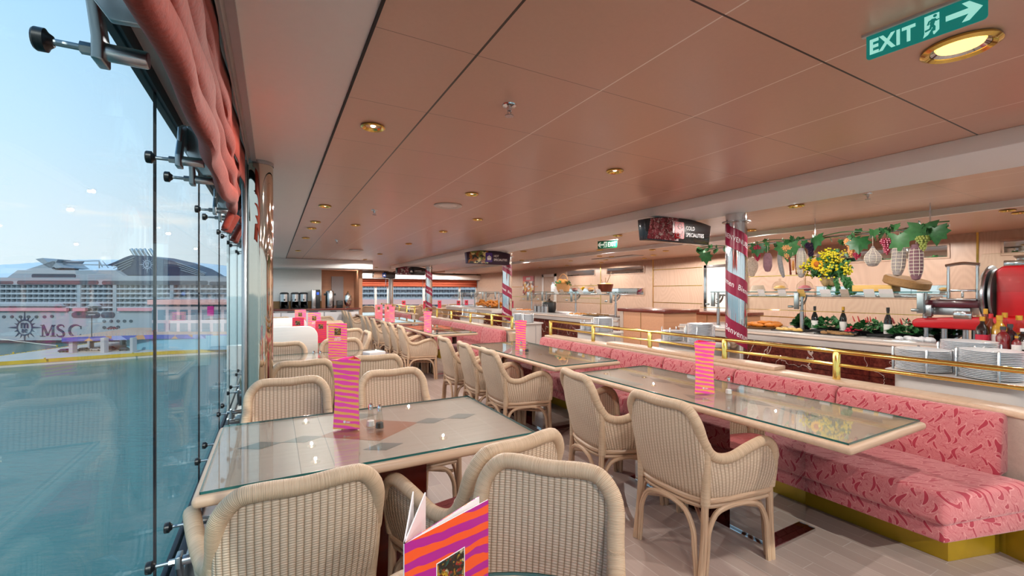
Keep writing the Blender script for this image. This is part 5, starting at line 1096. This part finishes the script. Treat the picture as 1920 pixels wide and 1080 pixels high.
t = thing('water_dispenser', 'tall black and silver drink dispenser on the coffee counter', 'dispenser', (1.10, 14.25, .91)); MB().box((-.11,-.2,0), (.0,.2,.55)).build('side_panel', m_steel, t, bevel=.01); MB().box((0,-.18,0), (.12,.2,.55)).build('front_panel', m_black, t, bevel=.01); MB().box((.02,-.19,.40), (.09,-.175,.48)).build('display', emit('blue_display', '#2a5fd0', .6), t)
t = thing('water_boiler', 'tall steel water boiler with black handles on the coffee counter', 'boiler', (1.50, 14.25, .91)); MB().lathe([(.11,0),(.12,.02),(.12,.47),(.1,.52),(1e-4,.53)], 28).build('tank', m_steel, t); MB().box((-.17,-.02,.38), (-.12,.02,.44)).box((.12,-.02,.38), (.17,.02,.44)).build('side_handle', m_black, t); MB().rod((0,-.12,.12), (0,-.19,.1), .012, 8).build('tap', m_black, t)
t = thing('juice_machine', 'small black machine between the boiler and the chrome samovar', 'machine', (1.78, 14.3, .91)); MB().box((-.08,-.15,0), (.08,.15,.22)).build('machine_body', m_black, t, bevel=.01); MB().box((-.06,-.155,.10), (.06,-.149,.18)).build('front_plate', m_dark, t)
t = thing('samovar', 'chrome samovar at the right end of the coffee counter', 'samovar', (2.02, 14.25, .91)); MB().lathe([(.08,0),(.05,.04),(.1,.12),(.12,.25),(.1,.38),(.05,.42),(.03,.46),(1e-4,.48)], 24).build('samovar_body', m_chrome, t); MB().rod((0,-.1,.14),(0,-.17,.12),.01,8).build('tap', m_brass, t); MB().lathe([(.02,.48),(.025,.5),(1e-4,.51)], 12).build('lid_knob', m_brass, t)
# far dining tables
for i, (x, y) in enumerate([(4.4, 17.2), (6.4, 16.9), (7.8, 16.2)]):
    t = thing('far_table', 'oak topped table in the far dining area, %s from the window blinds end' % ORD[i], 'table', (x, y, 0), 0, 'tables in the far dining area'); MB().box((-.6,-.4,.70), (.6,.4,.74)).build('tabletop', m_tedge, t, bevel=.01); MB().box((-.06,-.06,.02), (.06,.06,.70)).build('pedestal', m_chrome, t); MB().box((-.25,-.25,0), (.25,.25,.02)).build('base_plate', m_base, t)
# ---------------------------------------------------------------- harbour outside
SEA, QUAY = -26.0, -23.8
def sea_mat():
    g = G('harbour_water'); p = g.map(g.pos(), (1,1,1), (0,0,A)); n = g.noise(g.map(p, (.35, .9, 1)), 1.0, 5, .6); n2 = g.noise(g.map(p, (.05,.05,1)), 1.0, 2)
    g.P(col=g.mix(n2, '#1f5a55', '#30736c'), rough=.22, spec=.35); g.bump(n, .25, .6); return g.m
struct(MB().box((-6000, -3000, SEA-1), (4000, 9000, SEA)).build('sea', sea_mat()))
def facade(name, base, win, pw, ph, fx, fz, rough=.6):
    g = G(name); u, v, _ = g.uv(); a = g.M('LESS_THAN', g.M('FRACT', g.M('DIVIDE', u, pw)), fx); b = g.M('LESS_THAN', g.M('ABSOLUTE', g.M('SUBTRACT', g.M('FRACT', g.M('DIVIDE', v, ph)), .5)), fz)
    nz = g.noise(g.comb(g.M('FLOOR', g.M('DIVIDE', u, pw)), g.M('FLOOR', g.M('DIVIDE', v, ph))), 3.3, 0); w = g.mix(nz, win, '#8793a0'); g.P(col=g.mix(g.M('MULTIPLY', a, b), base, w), rough=rough); return g.m
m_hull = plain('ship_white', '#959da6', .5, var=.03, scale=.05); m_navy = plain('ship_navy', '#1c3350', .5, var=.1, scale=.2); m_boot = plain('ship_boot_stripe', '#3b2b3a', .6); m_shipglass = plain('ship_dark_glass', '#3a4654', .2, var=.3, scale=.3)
m_cabin = facade('ship_balcony_back', '#8f959d', '#39414c', 2.9, 2.63, .55, .40); m_rail = plain('ship_rail_glass', '#a7aeb7', .3)
D = 234.0
def px2(px, py, d=D): return ((px-960)/F*d, EYE+(HY-py)/F*d)
def X(r, d, z): return Vector(extr(r, d, z))
def ebox(m, r0, r1, d0, d1, z0, z1, mi=0, taper=0.0):
    k = len(m.v); m.v += [X(r0,d0,z0), X(r1,d0,z0), X(r1,d1,z0), X(r0,d1,z0), X(r0+taper,d0,z1), X(r1-taper,d0,z1), X(r1-taper,d1,z1), X(r0+taper,d1,z1)]
    W_, H_ = r1-r0, z1-z0
    for q, uv in (((0,3,2,1),None), ((4,5,6,7),None), ((0,1,5,4),[(r0,z0),(r1,z0),(r1,z1),(r0,z1)]), ((1,2,6,5),[(d0,z0),(d1,z0),(d1,z1),(d0,z1)]), ((2,3,7,6),[(0,z0),(W_,z0),(W_,z1),(0,z1)]), ((3,0,4,7),[(d1,z0),(d0,z0),(d0,z1),(d1,z1)])): m.face([k+i for i in q], uv or [(0,0)]*4, False, mi)
    return m
ship = thing('cruise_ship', 'large white cruise ship with navy funnel moored across the water', 'ship', (0, 0, 0))
r0, r1 = px2(-160, 0)[0], px2(905, 0)[0]
zb = px2(0, 586)[1]; zt = px2(0, 534)[1]
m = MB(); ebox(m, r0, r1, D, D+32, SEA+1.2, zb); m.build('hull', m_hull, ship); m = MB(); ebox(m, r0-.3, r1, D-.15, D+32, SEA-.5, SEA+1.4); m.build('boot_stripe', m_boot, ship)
m = MB(); ebox(m, r0+8, r1, D+1.8, D+30, zb, zt); m.build('cabin_wall', m_cabin, ship)
nd = 6; hh = (zt-zb)/nd
for i in range(nd+1):
    m = MB(); ebox(m, r0+8, r1, D, D+2, zb+i*hh-.15, zb+i*hh+.15); ebox(m, r0+8, r1, D+.02, D+.10, zb+i*hh+.15, zb+i*hh+.62) if i < nd else None; m.build('balcony_deck', m_rail, ship)
m = MB(); k = 0; r = r0+8
while r < r1: ebox(m, r, r+.18, D+.1, D+1.8, zb, zt); r += 2.9
m.build('balcony_divider', m_hull, ship)
m = MB()
for px in (148, 215, 322): q = px2(px, 0)[0]; ebox(m, q-1.0, q+1.0, D-.1, D+2, zb, zt+2)
m.build('vertical_band', m_hull, ship)
z2 = px2(0, 521)[1]; m = MB(); ebox(m, r0+12, r1, D-.2, D+31, zt, z2+.2); u = m.build('upper_deck', m_hull, ship)
def slotwin(pa, pb, ya, yb, name='window_band', par=u, d=D-.35):
    ra, za = px2(pa, ya); rb, zb_ = px2(pb, yb); R = (za-zb_)/2; P = []
    for k in range(9): q = PI/2+PI*k/8; P.append((ra+R+R*math.cos(q), (za+zb_)/2+R*math.sin(q)))
    for k in range(9): q = -PI/2+PI*k/8; P.append((rb-R+R*math.cos(q), (za+zb_)/2+R*math.sin(q)))
    MB().prism(P, d, d+.3, fn=lambda a, b, w: X(a, w, b)).build(name, m_shipglass, par)
slotwin(33, 186, 526, 533.5); slotwin(192, 391, 526.5, 534); slotwin(393, 520, 528, 535); slotwin(-90, 26, 527, 533)
z3 = px2(0, 506)[1]; m = MB(); ebox(m, px2(0,0)[0], px2(228,0)[0], D+3, D+28, z2, z3, taper=6); ebox(m, px2(228,0)[0], px2(405,0)[0], D+1, D+28, z2, px2(0,517)[1]); s3 = m.build('sun_deck', m_hull, ship)
slotwin(49, 132, 513, 521, par=s3, d=D+2.6)
m = MB()
for poly in ([(52,506),(112,487),(100,503),(106,508)], [(70,486),(84,484),(104,501),(96,503)], [(92,492),(103,489),(122,502),(108,503)]): m.prism([px2(a, b, D+6) for a, b in poly][::-1], D+5, D+20, fn=lambda a, b, w: X(a, w, b))
m.build('mast_fin', m_hull, ship)
m = MB()
for a, b in (((105,491),(186,489)), ((108,495),(200,497)), ((186,489),(192,501)), ((192,489),(203,502)), ((186,489),(186,503))): m.tube([X(px2(a[0],0,D+8)[0], D+8, px2(0,a[1],D+8)[1]), X(px2(b[0],0,D+8)[0], D+8, px2(0,b[1],D+8)[1])], .28, 6)
m.build('rigging', m_steel, ship)
fp = [(226,516),(226,500),(205,498),(225,490),(240,483),(252,479),(290,481),(330,490),(365,502),(395,519)]
fu = MB().prism([px2(a, b, D+8) for a, b in fp], D+6, D+22, fn=lambda a, b, w: X(a, w, b)).build('funnel', m_navy, ship)
m = MB()
for k in range(4):
    m.tube([X(px2(328+3*k,0,D+5)[0], D+5.6, px2(0,491+5*k,D+5)[1]), X(px2(385-2*k,0,D+5)[0], D+5.6, px2(0,512+2*k,D+5)[1])], .22, 5); m.tube([X(px2(208+3*k,0,D+5)[0], D+5.6, px2(0,499+4*k,D+5)[1]), X(px2(250-2*k,0,D+5)[0], D+5.6, px2(0,482+5*k,D+5)[1])], .22, 5)
m.build('funnel_slat', plain('grey_slat', '#8b97a3', .5), fu); m = MB()
for px in (246, 254, 262, 270, 281): a = px2(px, 467, D+12); b = px2(px+9, 481, D+12); m.tube([X(a[0], D+12, a[1]), X(b[0], D+12, b[1])], .9, 8)
m.build('exhaust_pipe', m_steel, fu)
def logo(px, py, R, d, mat, par, bg, word=True):
    c = px2(px, py, d); m = MB(); fn = lambda a, b, w: X(c[0]+a, w, c[1]+b)
    def ann(r, r_, d0, n=40):
        for k in range(n): a0, a1 = 2*PI*k/n, 2*PI*(k+1)/n; m.prism([(r*math.cos(a0),r*math.sin(a0)),(r*math.cos(a1),r*math.sin(a1)),(r_*math.cos(a1),r_*math.sin(a1)),(r_*math.cos(a0),r_*math.sin(a0))][::-1], d0, d0+.1, fn=fn)
    ann(R*.40, R*.47, d)
    for k in range(16):
        a = PI/8*k; L = R*(1.0 if k % 4 == 0 else (.80 if k % 2 == 0 else .66)); w = .10 if k % 4 else .12; b0 = R*.47
        P = lambda r, q: (r*math.cos(q), r*math.sin(q))
        m.prism([P(b0, a-w), P(L, a), P(b0, a+w)], d, d+.1, fn=fn)
    for s, sz, y in (('m', R*.62, -.02*R), ('sc', R*.40, -.29*R)):
        tm = text_mb(s, sz, bold=R*.022, depth=0); put(m, tm, lambda X_, Y, Z, y=y: X(c[0]+X_, d-.05, c[1]+Y+y))
    m.build('compass_emblem', mat, par)
hull = [c for c in ship.children if c.name.startswith('hull')][0]
logo(45.8, 614, 9.2, D-.3, m_navy, hull, m_hull); logo(276, 496, 4.6, D+5.7, plain('funnel_emblem', '#8fa0b4', .5), fu, m_navy)
m = MB(); c = px2(122, 620); SZ_ = 6.2
def sf(poly): m.prism([(c[0]+a*SZ_, c[1]+b*SZ_) for a, b in poly], D-.35, D-.2, fn=lambda a, b, w: X(a, w, b))
# serif letters M S C drawn as strokes
def bar(a, b, w, x0=0.0):
    (ax, ay), (bx, by) = a, b; dx, dy = bx-ax, by-ay; l = math.hypot(dx, dy); nx, ny = -dy/l*w/2, dx/l*w/2; sf([(ax+nx, ay+ny), (ax-nx, ay-ny), (bx-nx, by-ny), (bx+nx, by+ny)])
M0 = -2.15
for a, b, w in (((.22,-.5),(.10+.12,.5),.10), ((.26,.5),(.62,-.42),.2), ((.62,-.42),(1.0,.5),.09), ((1.04,-.5),(1.04,.5),.21), ((.02,-.47),(.44,-.47),.06), ((.82,-.47),(1.26,-.47),.06), ((.06,.47),(.34,.47),.06), ((.94,.47),(1.22,.47),.06)): bar((a[0]*1.1+M0, a[1]), (b[0]*1.1+M0, b[1]), w)
def stroke(P, W_):
    for i in range(len(P)-1): bar(P[i], P[i+1], (W_[i]+W_[i+1])/2)
S0 = -.35; sp = cr([(S0+.30,.30),(S0+.22,.45),(S0,.5),(S0-.24,.40),(S0-.22,.16),(S0+.05,.0),(S0+.26,-.18),(S0+.24,-.40),(S0,-.5),(S0-.26,-.44),(S0-.32,-.28)], 4); stroke([(p.x, p.y) for p in sp], [.07+.13*math.sin(PI*i/len(sp))**2 for i in range(len(sp))])
C0 = .95; cp = [(C0+.02+.55*math.cos(q), .5*math.sin(q)) for q in [math.radians(38+284*i/26) for i in range(27)]]; stroke(cp, [.06+.17*math.sin(PI*i/26)**2 for i in range(27)]); bar((C0+.45,.16),(C0+.47,.42),.07)
m.build('hull_lettering', m_navy, hull)
m = MB()
for px in list(range(8, 112, 15)): c = px2(px, 594); m.lathe([(1e-4,0),(1.0,0),(1.0,.1)], 14, (0,0,0)); 
m.v = []; m.f = []; m.u = []; m.s = []; m.m = []
for px, py in [(8,594),(23,594),(39,594),(54,594),(69,594),(84,594),(98,593)] + [(196,602),(209,602),(222,602),(234,602),(246,602),(196,614),(209,614),(222,613)]:
    c = px2(px, py); m.prism([(c[0]+.95*math.cos(q), c[1]+.8*math.sin(q)) for q in [2*PI*k/14 for k in range(14)]], D-.3, D-.1, fn=lambda a, b, w: X(a, w, b))
m.build('porthole', m_shipglass, hull)
slotwin(135, 188, 585, 596, 'lifeboat_bay', hull, D-.3); slotwin(190, 216, 585, 596, 'lifeboat_bay', hull, D-.3)
m = MB()
for a, b in ((-20, 130), (141, 165), (225, 300)):
    ra, rb = px2(a, 0)[0], px2(b, 0)[0]; ebox(m, ra, rb, D-1.6, D, px2(0, 583)[1], px2(0, 577)[1])
m.build('red_lifeboat', plain('lifeboat_red', '#c98a94', .6), ship); m = MB()
for a, b in ((-20, 124), (168, 192)): ebox(m, px2(a,0)[0], px2(b,0)[0], D-1.8, D, px2(0, 574)[1], px2(0, 569)[1], taper=2)
m.build('lifeboat_roof', m_hull, ship)
# quay
def qp(px, py, z=QUAY): d = (z-EYE)*F/(HY-py); return ((px-960)/F*d, d)
Q = [qp(-120, 690), qp(0, 678.6), qp(290, 659.7), qp(437, 653), (120, 225), (120, 231), qp(190, 641), qp(0, 667.6), qp(-120, 676)]
qu = thing('quay', 'concrete quay with yellow edge under the terminal', 'quay', (0, 0, 0)); qu['kind'] = 'structure'
MB().prism(Q, SEA-2, QUAY, fn=lambda a, b, w: X(a, b, w)).build('quay_deck', plain('quay_concrete', '#bdb2a8', .8, var=.12, scale=.4), qu)
m = MB()
for (a, b) in zip(Q[:4], Q[1:5]):
    m.prism([(a[0], a[1]-.25), (b[0], b[1]-.25), (b[0], b[1]+.3), (a[0], a[1]+.3)], SEA+.9, QUAY+.06, fn=lambda p, q, w: X(p, q, w))
m.build('yellow_fender', plain('yellow_fender', '#b8951c', .7, var=.35, scale=.3), qu); m = MB()
a, b = Q[7], Q[6]
for i in range(22):
    s, e = i/22, (i+.6)/22; p, q = (a[0]+(b[0]-a[0])*s, a[1]+(b[1]-a[1])*s), (a[0]+(b[0]-a[0])*e, a[1]+(b[1]-a[1])*e); m.prism([(p[0],p[1]-.5),(q[0],q[1]-.5),(q[0],q[1]),(p[0],p[1])], QUAY, QUAY+.25, fn=lambda u, v, w: X(u, v, w))
m.build('edge_dash', plain('yellow_paint', '#d9b53a', .7), qu)
for i, (px, py) in enumerate(((25, 663), (107, 650), (84, 674), (249, 664))):
    r, d = qp(px, py); o = MB().lathe([(.25,0),(.3,.1),(.25,.5),(.4,.6),(1e-4,.7)], 12).build('bollard', plain('bollard_yellow', '#c9a21c', .6), loc=X(r, d, QUAY)); tag(o, 'yellow mooring bollard on the quay, %s from the left' % ['first', 'third', 'second', 'fourth'][i], 'bollard', 'mooring bollards')
# terminal canopy and building
ZC = -17.3
tm_ = thing('ferry_terminal', 'port terminal with car deck canopy, mural band and pink fascia on the quay', 'building', (0, 0, 0))
def cp_(px, py, z=ZC): d = (z-EYE)*F/(HY-py); return ((px-960)/F*d, d)
A_ = cp_(117, 633); d0 = A_[1]
deck = [A_, cp_(290, 628), (60, 200), (60, 226), cp_(247, 614.5), ]
m = MB(); m.prism(deck, ZC-.3, ZC, fn=lambda a, b, w: X(a, b, w)); m.build('canopy_deck', plain('canopy_terracotta', '#c9a088', .8, var=.1, scale=.3), tm_)
m = MB(); B_ = cp_(290, 628)
for (a, b) in ((A_, B_), (B_, (60, 200))): m.prism([(a[0], a[1]-.3), (b[0], b[1]-.3), (b[0], b[1]), (a[0], a[1])], ZC-1.7, ZC+.1, fn=lambda p, q, w: X(p, q, w))
m.build('mural_band', collage('harbour_mural', ['#4a4f9a', '#6a5fb0', '#b9855a', '#4a4f9a', '#8f93c0', '#51529c'], .25), tm_)
m = MB()
for px in (137, 196): r = (px-960)/F*(d0+3); ebox(m, r-.8, r+.8, d0+2, d0+4, QUAY, ZC-.3)
for px, dd in ((170, 18), (230, 30), (250, 3)): r = (px-960)/F*(d0+dd); ebox(m, r-.6, r+.6, d0+dd-1, d0+dd+1, QUAY, ZC-.3)
m.build('canopy_column', m_grey, tm_)
m = MB(); ebox(m, (256-960)/F*195, 60, 190, 204, QUAY, ZC-.3); m.build('lower_hall', plain('blue_shed_wall', '#6fa3b8', .7, var=.1, scale=.2), tm_)
rA = (285-960)/F*205; m = MB(); ebox(m, rA, 70, 205, 228, ZC, EYE+(HY-571)/F*205); m.build('terminal_hall', facade('terminal_windows', '#b9aab0', '#3f6478', 5.2, 6.3, .72, .38), tm_)
m = MB(); ebox(m, rA-1, 71, 203.5, 229, EYE+(HY-571)/F*205, EYE+(HY-562)/F*205); m.build('pink_fascia', plain('terminal_pink', '#dba6a0', .7), tm_)
m = MB(); r = (384-960)/F*203; ebox(m, r, r+2.9, 204.6, 205, EYE+(HY-592)/F*205, EYE+(HY-574)/F*205); m.build('magenta_banner', plain('banner_magenta', '#c02a8a', .6), tm_)
m = MB()
for a, b in ((A_, cp_(247, 614.5)), (A_, B_)):
    for i in range(30): s = i/30; p = X(a[0]+(b[0]-a[0])*s, a[1]+(b[1]-a[1])*s, ZC); m.tube([p, p+Vector((0,0,1.1))], .06, 4)
m.build('deck_railing', m_grey, tm_)
def car(px, py, z, mat, label, rz=0.0, dd=None):
    d = dd or (z-EYE)*F/(HY-py); r = (px-960)/F*d; t = thing('car', label, 'car', X(r, d, z), -A+rz, 'cars at the port')
    MB().prism([(-2.1,.3),(2.1,.3),(2.1,.75),(1.2,.9),(.7,1.4),(-1.2,1.4),(-1.7,.9),(-2.1,.85)], -.85, .85, fn=lambda u, v, w: (u, -w, v)).build('car_body', mat, t, bevel=.06)
    MB().prism([(1.05,.9),(.65,1.33),(-1.1,1.33),(-1.5,.9)][::-1], -.87, .87, fn=lambda u, v, w: (u, -w, v)).build('car_windows', m_shipglass, t)
    for wx in (-1.3, 1.3):
        for wy in (-.8, .8): MB().lathe([(1e-4,-.1),(.32,-.1),(.32,.1),(1e-4,.1)], 14, (wx, wy, .32), axis='y').build('wheel', m_black, t)
car(211, 618, ZC, plain('car_maroon', '#6e2a36', .3), 'maroon car parked on top of the canopy deck', .1)
for i, (px, mt) in enumerate(((122, m_black), (158, m_dark), (181, m_grey), (207, m_dark), (234, m_dark))): car(px, 0, QUAY, mt, 'dark parked car under the canopy, %s from the left' % ORD[i], .15, dd=d0+(4, 8, 9, 12, 9)[i])
t = thing('lamp_post', 'thin lamp post standing on the canopy deck', 'lamp post', X((172-960)/F*180, 180, ZC)); MB().rod((0,0,0), (0,0,9.2), .16, 8).build('mast', m_dark, t); MB().box((-1,-.2,9.1), (1,.2,9.4)).build('lamp_head', m_grey, t)
o = MB().tube(cr([X(px2(-40,600,D)[0], D-.5, px2(0,630,D)[1]), X((60-960)/F*215, 215, EYE+(HY-643)/F*215), X(*qp(107, 650), QUAY+.5)], 8), .14, 6).build('mooring_line', m_rope); tag(o, 'pale mooring line from the white ship to the quay', 'rope')
# distant hills
hl = plain('haze_tinted_hill', '#b8cbdc', 1.0, var=.03, scale=.001)  # blue distance haze is put into the hill colour
rng = random.Random(3); m = MB(); n = 60; dH = 5200
def hz(s): px = -300+900*s; base = 488-7*math.sin((px+20)/260*PI*.9) if px < 300 else 486+ (px-300)*.12; return px, max(base, 478)+rng.uniform(-.6,.6)
pts = [hz(i/n) for i in range(n+1)]
m.grid(lambda s, q: X((pts[round(s*n)][0]-960)/F*dH, dH+900*q, SEA+(EYE+(HY-pts[round(s*n)][1])/F*dH-SEA)*min(1, q*2)), n, 4)
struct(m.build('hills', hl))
# grey town blocks beyond the far windows
for i, (px, w, y) in enumerate(((905, 30, 540), (945, 38, 536), (985, 30, 542))):
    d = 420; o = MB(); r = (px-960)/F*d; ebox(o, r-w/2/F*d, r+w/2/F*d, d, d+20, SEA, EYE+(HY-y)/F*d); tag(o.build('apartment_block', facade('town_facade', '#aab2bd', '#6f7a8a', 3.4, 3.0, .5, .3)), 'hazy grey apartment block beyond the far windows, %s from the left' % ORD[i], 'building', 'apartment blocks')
# ---------------------------------------------------------------- world, sun, render settings
W = bpy.data.worlds.new('sky'); SC.world = W; W.use_nodes = True; nt = W.node_tree; nt.nodes.clear()
class GW(G):
    def __init__(s, t): s.t = t
g = GW(nt); o = g.n('ShaderNodeOutputWorld'); bg = g.n('ShaderNodeBackground')
gen = g.n('ShaderNodeTexCoord').outputs['Generated']; x, y, z = g.sep(gen)
c = g.ramp(z, [(0, '#e3e8ea'), (.08, '#dde7ee'), (.25, '#c8e2f6'), (.5, '#a9d4f6'), (1, '#6fb0ea')])
cl = g.noise(g.map(gen, (1, 1, 5.0)), 3.4, 5, .55); cm = g.ramp(cl, [(.60, 0.0), (.70, 1.0)]); hm = g.ramp(z, [(.02, 0.0), (.08, 1.0), (.2, .8), (.34, 0.0)])
c = g.mix(g.M('MULTIPLY', g.M('MULTIPLY', cm, hm), .75), c, '#f7f2ee')
g.set(bg, 0, c); g.set(bg, 1, 1.4); nt.links.new(bg.outputs[0], o.inputs[0])
sun = bpy.data.lights.new('sun', 'SUN'); sun.energy = 2.6; sun.angle = .01; sun.color = (1, .94, .84)
so = bpy.data.objects.new('sun', sun); COL.objects.link(so); so.rotation_euler = Vector((.12, .80, -.50)).to_track_quat('-Z', 'Y').to_euler()
SC.view_settings.view_transform = 'Standard'; SC.view_settings.look = 'None'; SC.view_settings.gamma = 1; SC.view_settings.use_curve_mapping = False
SC.view_settings.exposure = 0.0
SC.cycles.max_bounces = 8; SC.cycles.diffuse_bounces = 4; SC.cycles.glossy_bounces = 4; SC.cycles.transparent_max_bounces = 24; SC.cycles.sample_clamp_indirect = 6.0
SC.cycles.caustics_reflective = False; SC.cycles.caustics_refractive = False
